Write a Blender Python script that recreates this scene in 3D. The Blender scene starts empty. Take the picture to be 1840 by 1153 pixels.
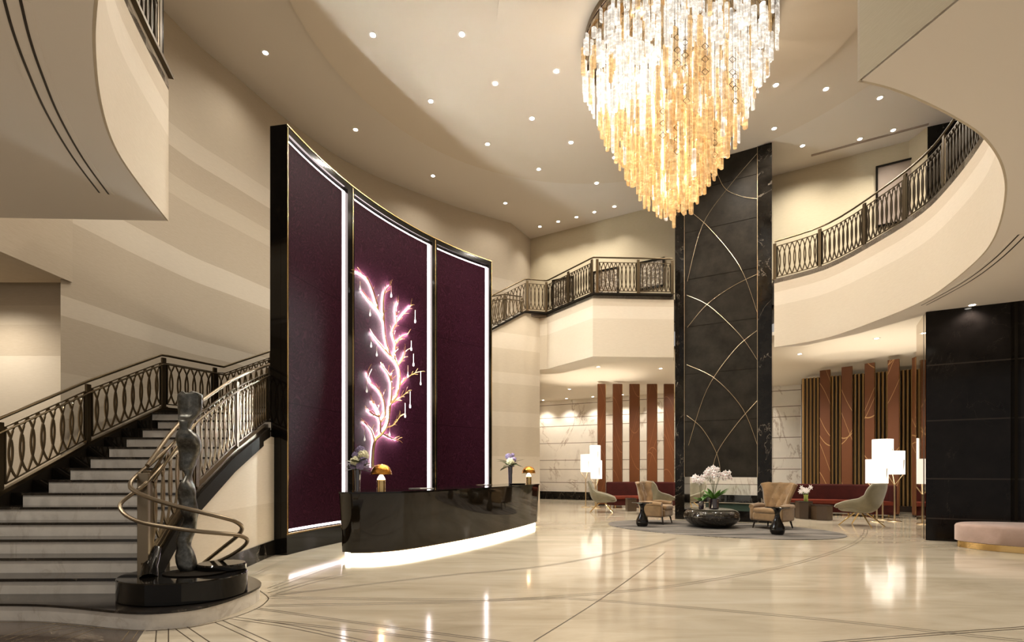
import bpy, math, random
from math import sin, cos, pi, sqrt, atan2, radians
from mathutils import Vector

random.seed(7)
S = bpy.context.scene
COL = S.collection
EYE, F, HY, CX = 1.45, 900.0, 845.0, 920.0

# ------------------------------------------------------------------ camera, world, exposure
cam_d = bpy.data.cameras.new('camera')
cam = bpy.data.objects.new('camera', cam_d)
COL.objects.link(cam)
cam.location = (0, 0, EYE)
cam.rotation_euler = (pi / 2, 0, 0)
cam_d.sensor_width = 36.0
cam_d.sensor_fit = 'HORIZONTAL'
cam_d.lens = 36.0 * F / 1840.0
cam_d.shift_y = (HY - 576.5) / 1840.0
cam_d.clip_start = 0.05
S.camera = cam

wd = bpy.data.worlds.new('lobby_world')
S.world = wd
wd.use_nodes = True
bg = wd.node_tree.nodes['Background']
bg.inputs[0].default_value = (1.0, 0.93, 0.85, 1)
bg.inputs[1].default_value = 0.38
S.view_settings.view_transform = 'Standard'
S.view_settings.look = 'None'
S.view_settings.gamma = 1.0
S.view_settings.exposure = 0.24
cy = S.cycles
cy.max_bounces = 7
cy.diffuse_bounces = 4
cy.glossy_bounces = 4
cy.transmission_bounces = 4
cy.transparent_max_bounces = 10
cy.caustics_reflective = False
cy.caustics_refractive = False
cy.sample_clamp_indirect = 4.0
cy.use_denoising = True
cy.use_adaptive_sampling = True
cy.adaptive_threshold = 0.02

SPOT_HIGH = 310.0      # watts of one high ceiling downlight
SPOT_LOW = 290.0

# ------------------------------------------------------------------ pixel helpers (real coordinates measured off the plan)
def G(px, py, z=0.0):
    Y = (EYE - z) * F / (py - HY)
    return ((px - CX) / F * Y, Y, z)

def P(px, py, Y):
    return ((px - CX) / F * Y, Y, EYE + (HY - py) / F * Y)

# ------------------------------------------------------------------ materials
MATS = {}
def srgb(r, g, b):
    f = lambda c: (c / 255 / 12.92) if c <= 10 else (((c / 255) + 0.055) / 1.055) ** 2.4
    return (f(r), f(g), f(b), 1)

def mat(name, col=(0.5, 0.5, 0.5, 1), rough=0.5, metal=0.0, emis=None, estr=0.0, spec=0.5, coat=0.0, alpha=1.0, sheen=0.0, trans=0.0):
    m = bpy.data.materials.new(name)
    m.use_nodes = True
    b = m.node_tree.nodes['Principled BSDF']
    if len(col) == 3: col = (*col, 1)
    b.inputs['Base Color'].default_value = col
    b.inputs['Roughness'].default_value = rough
    b.inputs['Metallic'].default_value = metal
    b.inputs['Specular IOR Level'].default_value = spec
    b.inputs['Coat Weight'].default_value = coat
    b.inputs['Coat Roughness'].default_value = 0.03
    b.inputs['Alpha'].default_value = alpha
    b.inputs['Sheen Weight'].default_value = sheen
    b.inputs['Transmission Weight'].default_value = trans
    if emis:
        b.inputs['Emission Color'].default_value = (*emis[:3], 1)
        b.inputs['Emission Strength'].default_value = estr
    MATS[name] = m
    return m

class NT:
    """short node helper"""
    def __init__(s, m):
        s.t = m.node_tree; s.b = s.t.nodes['Principled BSDF']
    def n(s, kind, **kw):
        x = s.t.nodes.new(kind)
        for k, v in kw.items(): setattr(x, k, v)
        return x
    def l(s, a, b): s.t.links.new(a, b)
    def pos(s): return s.n('ShaderNodeNewGeometry').outputs['Position']
    def mapped(s, vec, scale=(1, 1, 1), rot=(0, 0, 0)):
        mp = s.n('ShaderNodeMapping')
        mp.inputs['Scale'].default_value = scale
        mp.inputs['Rotation'].default_value = rot
        s.l(vec, mp.inputs['Vector'])
        return mp.outputs[0]
    def noise(s, vec, scale, detail=3, rough=0.5, dist=0.0):
        x = s.n('ShaderNodeTexNoise')
        x.inputs['Scale'].default_value = scale; x.inputs['Detail'].default_value = detail
        x.inputs['Roughness'].default_value = rough; x.inputs['Distortion'].default_value = dist
        s.l(vec, x.inputs['Vector'])
        return x.outputs['Fac']
    def ramp(s, fac, stops, interp='LINEAR'):
        r = s.n('ShaderNodeValToRGB')
        cr = r.color_ramp; cr.interpolation = interp
        while len(cr.elements) < len(stops): cr.elements.new(0.5)
        for e, (p, c) in zip(cr.elements, stops):
            e.position = p; e.color = c if len(c) == 4 else (*c, 1)
        s.l(fac, r.inputs[0])
        return r.outputs[0]
    def mix(s, fac, a, b, mode='MIX'):
        x = s.n('ShaderNodeMix', data_type='RGBA', blend_type=mode)
        for sock, val in ((x.inputs[0], fac), (x.inputs[6], a), (x.inputs[7], b)):
            if hasattr(val, 'is_linked'): s.l(val, sock)
            elif isinstance(val, (int, float)): sock.default_value = val
            else: sock.default_value = val if len(val) == 4 else (*val, 1)
        return x.outputs[2]
    def math(s, op, a, b=0.0, c=0.0):
        x = s.n('ShaderNodeMath', operation=op)
        for sock, val in zip(x.inputs, (a, b, c)):
            if hasattr(val, 'is_linked'): s.l(val, sock)
            else: sock.default_value = val
        return x.outputs[0]
    def bump(s, h, strength=0.2, dist=0.02):
        x = s.n('ShaderNodeBump')
        x.inputs['Strength'].default_value = strength; x.inputs['Distance'].default_value = dist
        s.l(h, x.inputs['Height']); s.l(x.outputs[0], s.b.inputs['Normal'])
    def col(s, c): s.l(c, s.b.inputs['Base Color'])

def veined(name, base, vein, scale=1.0, rough=0.08, thin=0.02, mottling=0.15, coat=0.0, spec=0.5, joints=None, jcol=(0.1, 0.08, 0.06), vstr=1.0):
    m = mat(name, base, rough, coat=coat, spec=spec); t = NT(m)
    p = t.pos()
    mp = t.mapped(p, (1, 1, 0.55), (0.5, 0.9, 0.3))
    n1 = t.noise(mp, 0.55 * scale, 6, 0.62, 1.4)
    d = t.math('ABSOLUTE', t.math('SUBTRACT', n1, 0.5))
    v = t.ramp(d, [(0.0, (vstr,) * 3), (thin, (0, 0, 0))])
    n2 = t.noise(p, 1.3 * scale, 3, 0.5, 0.5)
    gate = t.ramp(n2, [(0.42, (0, 0, 0)), (0.62, (1, 1, 1))])
    v = t.mix(1.0, v, gate, 'MULTIPLY')
    n3 = t.noise(p, 2.2 * scale, 5, 0.6)
    dark = tuple(c * (1 - mottling) for c in base[:3]); lite = tuple(min(1, c * (1 + mottling)) for c in base[:3])
    bc = t.ramp(n3, [(0.3, dark), (0.7, lite)])
    c = t.mix(v, bc, vein)
    if joints:
        sx = t.n('ShaderNodeSeparateXYZ'); t.l(p, sx.inputs[0])
        acc = None
        for zz in joints:
            k = t.math('LESS_THAN', t.math('ABSOLUTE', t.math('SUBTRACT', sx.outputs[2], zz)), 0.014)
            acc = k if acc is None else t.math('MAXIMUM', acc, k)
        c = t.mix(acc, c, jcol)
    t.col(c)
    return m

def banded(name, base, stripes, rough=0.75):
    """painted plaster with horizontal stripes of slightly different paint (z0, z1, colour)"""
    m = mat(name, base, rough, spec=0.25); t = NT(m)
    p = t.pos()
    sx = t.n('ShaderNodeSeparateXYZ'); t.l(p, sx.inputs[0])
    c = (*base[:3], 1)
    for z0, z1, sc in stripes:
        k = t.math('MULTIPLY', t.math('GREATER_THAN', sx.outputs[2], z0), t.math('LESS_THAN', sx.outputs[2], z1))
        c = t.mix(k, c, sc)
    n = t.noise(t.mapped(p, (3, 3, 30)), 3.0, 3, 0.6)
    c = t.mix(0.08, c, t.ramp(n, [(0.2, (0.2, 0.17, 0.13)), (0.8, (1, 0.93, 0.84))]))
    t.col(c)
    t.bump(n, 0.05, 0.004)
    return m

BEIGE = (0.56, 0.475, 0.36)
BEIGE_D = (0.49, 0.405, 0.30)
BEIGE_L = (0.63, 0.545, 0.43)
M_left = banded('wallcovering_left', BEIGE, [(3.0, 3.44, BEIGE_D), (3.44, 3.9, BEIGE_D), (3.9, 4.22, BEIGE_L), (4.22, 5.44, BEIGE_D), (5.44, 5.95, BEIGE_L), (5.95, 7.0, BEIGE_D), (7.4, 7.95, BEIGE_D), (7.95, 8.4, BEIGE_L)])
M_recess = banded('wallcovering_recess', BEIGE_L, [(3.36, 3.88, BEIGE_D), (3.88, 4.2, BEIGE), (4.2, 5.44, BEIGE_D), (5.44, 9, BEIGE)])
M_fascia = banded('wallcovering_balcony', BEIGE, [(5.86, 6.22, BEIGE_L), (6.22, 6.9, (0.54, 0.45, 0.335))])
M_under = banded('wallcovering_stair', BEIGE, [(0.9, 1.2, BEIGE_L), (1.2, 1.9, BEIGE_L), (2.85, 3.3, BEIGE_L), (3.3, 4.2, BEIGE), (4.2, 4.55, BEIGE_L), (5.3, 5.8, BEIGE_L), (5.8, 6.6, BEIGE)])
M_back = banded('wallcovering_gallery', (0.56, 0.48, 0.33), [])
M_ceil = mat('ceiling_paint', (0.78, 0.695, 0.59), 0.8, spec=0.2)
M_ceil2 = mat('ceiling_paint_rim', (0.82, 0.755, 0.68), 0.8, spec=0.2)
M_white = mat('soffit_paint', (0.80, 0.735, 0.67), 0.8, spec=0.2)
M_loungec = mat('lounge_ceiling_paint', (0.86, 0.79, 0.69), 0.8, spec=0.2)

# polished cream marble floor
M_floor = mat('cream_marble_floor', (0.6, 0.5, 0.37), 0.10, spec=0.5); t = NT(M_floor)
p = t.pos()
mp = t.mapped(p, (0.55, 2.6, 1), (0, 0, radians(-28)))
a = t.noise(mp, 0.8, 6, 0.62, 0.8)
b = t.noise(t.mapped(p, (1, 1, 1), (0, 0, 0.4)), 0.35, 4, 0.6, 0.5)
c = t.ramp(a, [(0.28, (0.29, 0.24, 0.16)), (0.5, (0.47, 0.405, 0.30)), (0.72, (0.58, 0.515, 0.41))])
c = t.mix(0.3, c, t.ramp(b, [(0.3, (0.40, 0.33, 0.235)), (0.7, (0.64, 0.57, 0.46))]))
t.col(c)

M_blackm = veined('black_marble', (0.008, 0.0065, 0.005), (0.22, 0.18, 0.14), 1.6, 0.08, 0.008, 0.5, spec=0.25)
M_darkfloor = veined('dark_brown_marble', (0.075, 0.058, 0.047), (0.2, 0.16, 0.12), 2.0, 0.06, 0.02, 0.2)
M_tread = veined('tread_marble', (0.020, 0.016, 0.013), (0.12, 0.1, 0.08), 2.0, 0.10, 0.01, 0.3)
M_riser = veined('riser_marble', (0.72, 0.67, 0.60), (0.48, 0.42, 0.35), 2.4, 0.28, 0.03, 0.08, vstr=0.6)
M_whitem = veined('white_veined_marble', (0.80, 0.74, 0.66), (0.42, 0.33, 0.26), 0.75, 0.16, 0.022, 0.05,
                  joints=[4.93, 4.24, 3.79, 2.89, 1.99, 1.51, 0.82], jcol=(0.18, 0.13, 0.09))
M_colface = mat('charcoal_leather_panel', (0.030, 0.025, 0.020), 0.42, spec=0.10); t = NT(M_colface)
n = t.noise(t.pos(), 2.2, 6, 0.65)
t.col(t.ramp(n, [(0.3, (0.012, 0.0095, 0.007)), (0.75, (0.034, 0.028, 0.021))]))
M_rightw = veined('black_granite_wall', (0.007, 0.0055, 0.005), (0.03, 0.025, 0.02), 1.2, 0.12, 0.004, 0.4, spec=0.16, joints=[3.63, 2.48, 1.28, 0.46], jcol=(0.03, 0.024, 0.02))
M_mirror = mat('bronze_mirror', (0.55, 0.46, 0.36), 0.03, 1.0)
M_black = mat('black_lacquer', (0.006, 0.005, 0.004), 0.07, spec=0.35)
M_desk = mat('bronze_black_lacquer', (0.010, 0.007, 0.004), 0.045, spec=0.55)
M_blackmatte = mat('matt_black', (0.012, 0.009, 0.006), 0.65, spec=0.05)
M_gold = mat('polished_brass', (0.72, 0.50, 0.22), 0.2, 1.0)
M_slat = mat('satin_gold_slat', (0.62, 0.42, 0.19), 0.42, 1.0)
M_palegold = mat('satin_pale_brass', (0.70, 0.56, 0.36), 0.28, 1.0)
M_bronze = mat('antique_bronze', (0.115, 0.085, 0.05), 0.34, 1.0)
M_bronze2 = mat('dark_bronze_lattice', (0.22, 0.165, 0.10), 0.36, 1.0)
M_bronze3 = mat('dark_bronze_gallery_lattice', (0.075, 0.055, 0.033), 0.4, 0.9)
M_brmid = mat('brushed_bronze_rail', (0.24, 0.19, 0.13), 0.36, 1.0)
M_inlay = mat('brass_inlay', (0.055, 0.036, 0.018), 0.4, 0.2)

# plum wood veneer with moire figure
M_plum = mat('plum_wood_veneer', (0.04, 0.012, 0.02), 0.4, spec=0.02); t = NT(M_plum)
p = t.pos()
n1 = t.noise(t.mapped(p, (1.2, 1.2, 1.0)), 2.4, 2, 0.5, 1.6)
w = t.math('SINE', t.math('MULTIPLY', n1, 90.0))
n2 = t.noise(p, 1.0, 3, 0.5)
c = t.ramp(w, [(0.0, (0.018, 0.0042, 0.0085)), (1.0, (0.033, 0.008, 0.0155))])
sx = t.n('ShaderNodeSeparateXYZ'); t.l(p, sx.inputs[0])
acc = None
for zz in (4.9, 2.63):
    k = t.math('LESS_THAN', t.math('ABSOLUTE', t.math('SUBTRACT', sx.outputs[2], zz)), 0.008)
    acc = k if acc is None else t.math('MAXIMUM', acc, k)
c = t.mix(acc, c, (0.012, 0.003, 0.006))
t.col(c)

M_led = mat('led_strip', (1, 1, 1), 0.5, emis=(1.0, 0.84, 0.84), estr=9.0)
M_ledbr = mat('branch_led', (1, 1, 1), 0.5, emis=(0.92, 1.0, 0.96), estr=620.0)
M_ledd = mat('desk_led', (1, 1, 1), 0.5, emis=(1.0, 0.86, 0.60), estr=12.0)
M_lens = mat('downlight_lens', (1, 1, 1), 0.5, emis=(1.0, 0.93, 0.80), estr=25.0)
M_shade = mat('white_lamp_shade', (0.9, 0.88, 0.84), 0.8, emis=(1.0, 0.93, 0.84), estr=0.70)
M_cone = mat('glowing_opal_cone', (1, 1, 1), 0.4, emis=(1.0, 0.80, 0.52), estr=7.0)
M_dome = mat('hammered_copper_dome', (0.62, 0.28, 0.05), 0.22, 1.0); t = NT(M_dome)
t.bump(t.noise(t.mapped(t.pos(), (1, 1, 0.35)), 60, 2, 0.5), 0.5, 0.01)

# leather with light arcs, given by world z and along distance
def arcs(name, col, line, rough=0.42, sc=0.75, hgt=1.35):
    m = mat(name, col, rough, spec=0.4); t = NT(m)
    p = t.pos()
    sx = t.n('ShaderNodeSeparateXYZ'); t.l(p, sx.inputs[0])
    u = t.math('MULTIPLY', sx.outputs[0], sc)
    acc = None
    for ph, sg in ((0.0, 1), (0.5, -1), (0.27, 1), (0.8, -1)):
        zz = t.math('ADD', t.math('MULTIPLY', sx.outputs[2], sg / hgt), ph)
        uu = t.math('ADD', u, ph * 1.7)
        v = t.math('FRACT', t.math('ADD', zz, t.math('MULTIPLY', t.math('SINE', t.math('MULTIPLY', uu, 3.1)), 0.5)))
        k = t.math('LESS_THAN', t.math('ABSOLUTE', t.math('SUBTRACT', v, 0.5)), 0.006)
        acc = k if acc is None else t.math('MAXIMUM', acc, k)
    n = t.noise(p, 3.0, 4)
    bc = t.mix(t.math('MULTIPLY', n, 0.35), col, tuple(c * 0.55 for c in col))
    t.col(t.mix(acc, bc, line))
    return m
M_leather = arcs('cognac_leather', (0.135, 0.042, 0.011), (0.22, 0.09, 0.035), sc=0.9, hgt=3.0)
M_leather2 = arcs('cognac_leather_gold_lines', (0.15, 0.054, 0.022), (0.42, 0.25, 0.11), sc=0.9, hgt=3.2)

def fabric(name, col, rough=0.85, sheen=0.3, sc=60, amt=0.25, bs=0.15):
    m = mat(name, col, rough, spec=0.2, sheen=sheen); t = NT(m)
    n = t.noise(t.pos(), sc, 3, 0.6)
    n2 = t.noise(t.pos(), 3.5, 3, 0.6)
    c = t.ramp(n2, [(0.3, tuple(x * (1 - amt) for x in col)), (0.7, tuple(min(1, x * (1 + amt)) for x in col))])
    t.col(c); t.bump(n, bs, 0.01)
    return m
M_tan = fabric('tan_suede', (0.225, 0.138, 0.066))
M_grey = fabric('sage_grey_wool', (0.20, 0.175, 0.115), amt=0.15)
M_red = fabric('burgundy_velvet', (0.042, 0.006, 0.004), sheen=0.0)
M_redseat = fabric('rust_velvet', (0.12, 0.020, 0.009), sheen=0.0)
M_pink = fabric('dusty_rose_suede', (0.37, 0.26, 0.215), amt=0.12)
M_espresso = mat('espresso_wood', (0.02, 0.012, 0.008), 0.3)
M_boxt = mat('brown_lacquer_box', (0.075, 0.048, 0.03), 0.25)
M_rug = mat('grey_rug', (0.3, 0.28, 0.26), 0.95, spec=0.1); t = NT(M_rug)
n = t.noise(t.mapped(t.pos(), (0.35, 3.6, 1), (0, 0, radians(10))), 1.8, 5, 0.65, 0.6)
t.col(t.ramp(n, [(0.40, (0.055, 0.05, 0.045)), (0.5, (0.145, 0.13, 0.115)), (0.68, (0.25, 0.22, 0.19))]))
t.bump(t.noise(t.pos(), 90, 2), 0.3, 0.01)
M_statue = mat('weathered_dark_bronze', (0.05, 0.05, 0.046), 0.32, 0.9); t = NT(M_statue)
n = t.noise(t.pos(), 14, 6, 0.7)
t.col(t.ramp(n, [(0.3, (0.05, 0.05, 0.045)), (0.55, (0.13, 0.127, 0.115)), (0.8, (0.34, 0.335, 0.31))]))
t.bump(n, 0.25, 0.01)
M_tabm = veined('nero_marble_table', (0.014, 0.011, 0.008), (0.2, 0.17, 0.13), 5.0, 0.07, 0.008, 0.4)
M_glassdark = mat('smoked_glass', (0.02, 0.012, 0.02), 0.03, coat=1.0, spec=0.9)
M_glass = mat('clear_glass', (0.93, 0.95, 0.93), 0.02, trans=1.0)
M_white_pet = mat('white_petals', (0.85, 0.80, 0.78), 0.6)
M_pink_pet = mat('orchid_centre', (0.55, 0.25, 0.28), 0.6)
M_lilac = fabric('lilac_hydrangea', (0.30, 0.24, 0.42), sc=40, bs=0.8)
M_creamfl = fabric('cream_hydrangea', (0.78, 0.74, 0.52), sc=40, bs=0.8)
M_leaf = mat('green_leaf', (0.08, 0.20, 0.03), 0.35)
M_leaf2 = mat('olive_leaf', (0.07, 0.085, 0.025), 0.45)
M_vaseg = mat('lime_glass_vase', (0.40, 0.48, 0.12), 0.1)
M_paper = mat('printed_paper', (0.5, 0.46, 0.42), 0.6)
M_art1 = mat('abstract_print', (0.3, 0.26, 0.2), 0.5); t = NT(M_art1)
n = t.noise(t.pos(), 5.5, 6, 0.75, 2.0)
t.col(t.ramp(n, [(0.38, (0.03, 0.022, 0.018)), (0.5, (0.22, 0.17, 0.12)), (0.6, (0.62, 0.55, 0.42))]))
M_art2 = mat('taupe_canvas', (0.34, 0.27, 0.22), 0.7)
M_ember = mat('fire_glass', (0.05, 0.07, 0.05), 0.1)

# crystal of the chandelier: see-through glass bars, their glow put in as patchy emission
def crystal(name, col, em, estr, alpha):
    m = mat(name, col, 0.08, spec=1.0, emis=em, estr=estr, alpha=alpha); t = NT(m)
    n = t.noise(t.mapped(t.pos(), (1, 1, 3.5)), 5.0, 3, 0.7, 0.6)
    e = t.ramp(n, [(0.30, (0.05, 0.05, 0.05)), (0.5, (0.35, 0.35, 0.35)), (0.66, (1.4, 1.4, 1.4))])
    r = t.math('MULTIPLY', e, estr); t.l(r, t.b.inputs['Emission Strength'])
    g = t.noise(t.mapped(t.pos(), (3, 3, 0.3)), 14.0, 2)
    t.l(t.ramp(g, [(0.35, (alpha * 0.45,) * 3), (0.65, (min(1, alpha * 1.35),) * 3)]), t.b.inputs['Alpha'])
    return m
M_cclear = crystal('clear_crystal', (0.85, 0.83, 0.79), (1.0, 0.95, 0.88), 0.85, 0.70)
M_camber = crystal('amber_crystal', (0.80, 0.55, 0.26), (1.0, 0.72, 0.36), 0.55, 0.66)
M_canopy = mat('canopy_bronze_mirror', (0.30, 0.23, 0.15), 0.12, 1.0)

# ------------------------------------------------------------------ mesh builder
OFF = {}
class MB:
    def __init__(s): s.v = []; s.f = []; s.mi = []; s.cur = 0
    def quad(s, *pts):
        i = len(s.v); s.v += [tuple(p) for p in pts]; s.f.append(tuple(range(i, i + len(pts)))); s.mi.append(s.cur)
    def addf(s, vs, fs):
        i = len(s.v); s.v += [tuple(p) for p in vs]
        for f in fs: s.f.append(tuple(i + k for k in f)); s.mi.append(s.cur)
    def box(s, c, d, rz=0.0, taper=1.0):
        cx, cy_, cz = c; a, b, h = d[0] / 2, d[1] / 2, d[2] / 2
        vs = []
        for z, k in ((-h, 1.0), (h, taper)):
            for x, y in ((-a, -b), (a, -b), (a, b), (-a, b)):
                x *= k; y *= k
                vs.append((cx + x * cos(rz) - y * sin(rz), cy_ + x * sin(rz) + y * cos(rz), cz + z))
        s.addf(vs, [(3, 2, 1, 0), (4, 5, 6, 7), (0, 1, 5, 4), (1, 2, 6, 5), (2, 3, 7, 6), (3, 0, 4, 7)])
        return s
    def prism(s, poly, z0, z1, caps=True, zf=None):
        """poly list of (x,y); zf optional function giving bottom z"""
        n = len(poly)
        vs = [(x, y, zf(x, y) if zf else z0) for x, y in poly] + [(x, y, z1) for x, y in poly]
        fs = [(i, (i + 1) % n, n + (i + 1) % n, n + i) for i in range(n)]
        if caps: fs += [tuple(range(n))[::-1], tuple(range(n, 2 * n))]
        s.addf(vs, fs)
        return s
    def sheet(s, path, z0, z1, th=0.0, z0f=None, z1f=None):
        """a vertical wall following a plan path, thickness th to its right-hand side"""
        n = len(path)
        def zz(i, lo):
            f_ = z0f if lo else z1f
            return f_[i] if f_ else (z0 if lo else z1)
        if th == 0:
            vs = [(p[0], p[1], zz(i, 1)) for i, p in enumerate(path)] + [(p[0], p[1], zz(i, 0)) for i, p in enumerate(path)]
            s.addf(vs, [(i, i + 1, n + i + 1, n + i) for i in range(n - 1)])
            return s
        off = offset_path(path, th)
        vs = []
        for i in range(n):
            a, b = path[i], off[i]
            vs += [(a[0], a[1], zz(i, 1)), (b[0], b[1], zz(i, 1)), (b[0], b[1], zz(i, 0)), (a[0], a[1], zz(i, 0))]
        fs = []
        for i in range(n - 1):
            for k in range(4):
                fs.append((4 * i + k, 4 * i + (k + 1) % 4, 4 * i + 4 + (k + 1) % 4, 4 * i + 4 + k))
        fs += [(0, 3, 2, 1), tuple(4 * n - 4 + k for k in range(4))]
        s.addf(vs, fs)
        return s
    def tube(s, pts, r, seg=8, caps=True, rect=None):
        """round tube (or rect=(w,h) bar) along points; r number or list"""
        pts = [Vector(p) for p in pts]; n = len(pts)
        rr = r if isinstance(r, (list, tuple)) else [r] * n
        T = []
        for i in range(n):
            a = pts[max(0, i - 1)]; b = pts[min(n - 1, i + 1)]
            d = (b - a)
            T.append(d.normalized() if d.length > 1e-9 else Vector((0, 0, 1)))
        up = Vector((0, 0, 1)) if abs(T[0].z) < 0.95 else Vector((0, 1, 0))
        N = (up - T[0] * up.dot(T[0])).normalized()
        vs = []
        sh = None
        if rect:
            w, h = rect; sh = [(-w / 2, -h / 2), (w / 2, -h / 2), (w / 2, h / 2), (-w / 2, h / 2)]; seg = 4
        for i in range(n):
            if rect and abs(T[i].z) < 0.95:
                N = (Vector((0, 0, 1)) - T[i] * T[i].z).normalized()
            else:
                N = (N - T[i] * N.dot(T[i]))
                N = N.normalized() if N.length > 1e-6 else Vector((1, 0, 0))
            B = T[i].cross(N)
            for k in range(seg):
                if sh: x, y = sh[k]
                else:
                    a = 2 * pi * k / seg; x, y = rr[i] * cos(a), rr[i] * sin(a)
                vs.append(pts[i] + B * x + N * y)
        fs = []
        for i in range(n - 1):
            for k in range(seg):
                fs.append((i * seg + k, i * seg + (k + 1) % seg, (i + 1) * seg + (k + 1) % seg, (i + 1) * seg + k))
        if caps: fs += [tuple(range(seg))[::-1], tuple((n - 1) * seg + k for k in range(seg))]
        s.addf(vs, fs)
        return s
    def lathe(s, prof, c=(0, 0, 0), seg=24, sx=1.0, sy=1.0, rz=0.0):
        n = len(prof); vs = []
        for r, z in prof:
            for k in range(seg):
                a = 2 * pi * k / seg
                x, y = r * cos(a) * sx, r * sin(a) * sy
                vs.append((c[0] + x * cos(rz) - y * sin(rz), c[1] + x * sin(rz) + y * cos(rz), c[2] + z))
        fs = [(i * seg + k, i * seg + (k + 1) % seg, (i + 1) * seg + (k + 1) % seg, (i + 1) * seg + k) for i in range(n - 1) for k in range(seg)]
        fs += [tuple(range(seg))[::-1], tuple((n - 1) * seg + k for k in range(seg))]
        s.addf(vs, fs)
        return s
    def blob(s, c, r, seg=10, rings=6, sx=1, sy=1, sz=1, jit=0.0):
        prof = []
        for i in range(1, rings):
            a = -pi / 2 + pi * i / rings
            prof.append((r * cos(a), r * sin(a) * sz))
        j = len(s.v)
        s.lathe([(0.001, -r * sz)] + prof + [(0.001, r * sz)], c, seg, sx, sy)
        if jit:
            for k in range(j, len(s.v)):
                v = s.v[k]; s.v[k] = (v[0] + random.uniform(-jit, jit), v[1] + random.uniform(-jit, jit), v[2] + random.uniform(-jit, jit))
        return s
    def grid(s, fn, nu, nv, th=0.0):
        """surface fn(u,v) u,v in 0..1, optional thickness through second function result"""
        vs = [fn(i / nu, j / nv) for j in range(nv + 1) for i in range(nu + 1)]
        w = nu + 1
        s.addf(vs, [(j * w + i, j * w + i + 1, (j + 1) * w + i + 1, (j + 1) * w + i) for j in range(nv) for i in range(nu)])
        return s
    def build(s, name, m, parent=None, smooth=False, bevel=0.0, solid=0.0, subs=0, ang=35):
        me = bpy.data.meshes.new(name)
        off = OFF.get(parent.name, (0, 0, 0)) if parent else (0, 0, 0)
        me.from_pydata([(x - off[0], y - off[1], z - off[2]) for x, y, z in s.v], [], s.f)
        ms = m if isinstance(m, (list, tuple)) else [m]
        for q in ms: me.materials.append(q)
        if len(ms) > 1: me.polygons.foreach_set('material_index', s.mi)
        import bmesh
        bm = bmesh.new(); bm.from_mesh(me)
        if not (len(s.f) == 1): bmesh.ops.recalc_face_normals(bm, faces=bm.faces)
        bm.to_mesh(me); bm.free()
        o = bpy.data.objects.new(name, me)
        COL.objects.link(o)
        if smooth:
            me.shade_smooth()
            try: me.set_sharp_from_angle(angle=radians(ang))
            except Exception: pass
        if solid:
            md = o.modifiers.new('solid', 'SOLIDIFY'); md.thickness = solid; md.offset = 0
        if bevel:
            md = o.modifiers.new('bevel', 'BEVEL'); md.width = bevel; md.segments = 3; md.limit_method = 'ANGLE'; md.angle_limit = radians(40)
        if subs:
            md = o.modifiers.new('sub', 'SUBSURF'); md.levels = subs; md.render_levels = subs
        if parent:
            o.parent = parent; OFF[o.name] = off
        return o

def offset_path(path, th):
    n = len(path); out = []
    for i in range(n):
        a = path[max(0, i - 1)]; b = path[min(n - 1, i + 1)]
        dx, dy = b[0] - a[0], b[1] - a[1]; L = sqrt(dx * dx + dy * dy) or 1
        out.append((path[i][0] + dy / L * th, path[i][1] - dx / L * th))
    return out

def smooth_path(pts, sub=6):
    """Catmull-Rom through points of any dimension"""
    P_ = [tuple(p) for p in pts]; n = len(P_); out = []
    for i in range(n - 1):
        p0 = P_[max(0, i - 1)]; p1 = P_[i]; p2 = P_[i + 1]; p3 = P_[min(n - 1, i + 2)]
        for k in range(sub):
            t_ = k / sub
            out.append(tuple(0.5 * ((2 * b) + (-a + c_) * t_ + (2 * a - 5 * b + 4 * c_ - d) * t_ ** 2 + (-a + 3 * b - 3 * c_ + d) * t_ ** 3) for a, b, c_, d in zip(p0, p1, p2, p3)))
    out.append(P_[-1])
    return out

def circle3(a, b, c):
    ax, ay = a; bx, by = b; cx, cy_ = c
    d = 2 * (ax * (by - cy_) + bx * (cy_ - ay) + cx * (ay - by))
    ux = ((ax * ax + ay * ay) * (by - cy_) + (bx * bx + by * by) * (cy_ - ay) + (cx * cx + cy_ * cy_) * (ay - by)) / d
    uy = ((ax * ax + ay * ay) * (cx - bx) + (bx * bx + by * by) * (ax - cx) + (cx * cx + cy_ * cy_) * (bx - ax)) / d
    return ux, uy, sqrt((ax - ux) ** 2 + (ay - uy) ** 2)

def thing(name, label, cat, loc=(0, 0, 0), rz=0.0, group=None, local=False):
    o = bpy.data.objects.new(name, None); COL.objects.link(o)
    o.empty_display_size = 0.1
    o.location = loc; o.rotation_euler = (0, 0, rz)
    tag(o, label, cat, group)
    OFF[o.name] = (0, 0, 0) if local else tuple(loc)
    return o
def tag(o, label=None, cat=None, group=None, kind=None):
    if label: o['label'] = label
    if cat: o['category'] = cat
    if group: o['group'] = group
    if kind: o['kind'] = kind
    return o
def struct(o): o['kind'] = 'structure'; return o
def dup(root, loc=None, rz=None, label=None, group=None, scale=None):
    def rec(o, par):
        c = o.copy(); COL.objects.link(c)
        if par is not None: c.parent = par
        for ch in [x for x in list(o.children)]: rec(ch, c)
        return c
    r = rec(root, None)
    if loc is not None: r.location = loc
    if rz is not None: r.rotation_euler = (0, 0, rz)
    if scale: r.scale = scale if hasattr(scale, '__len__') else (scale,) * 3
    if label: r['label'] = label
    if group: r['group'] = group
    return r

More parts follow.
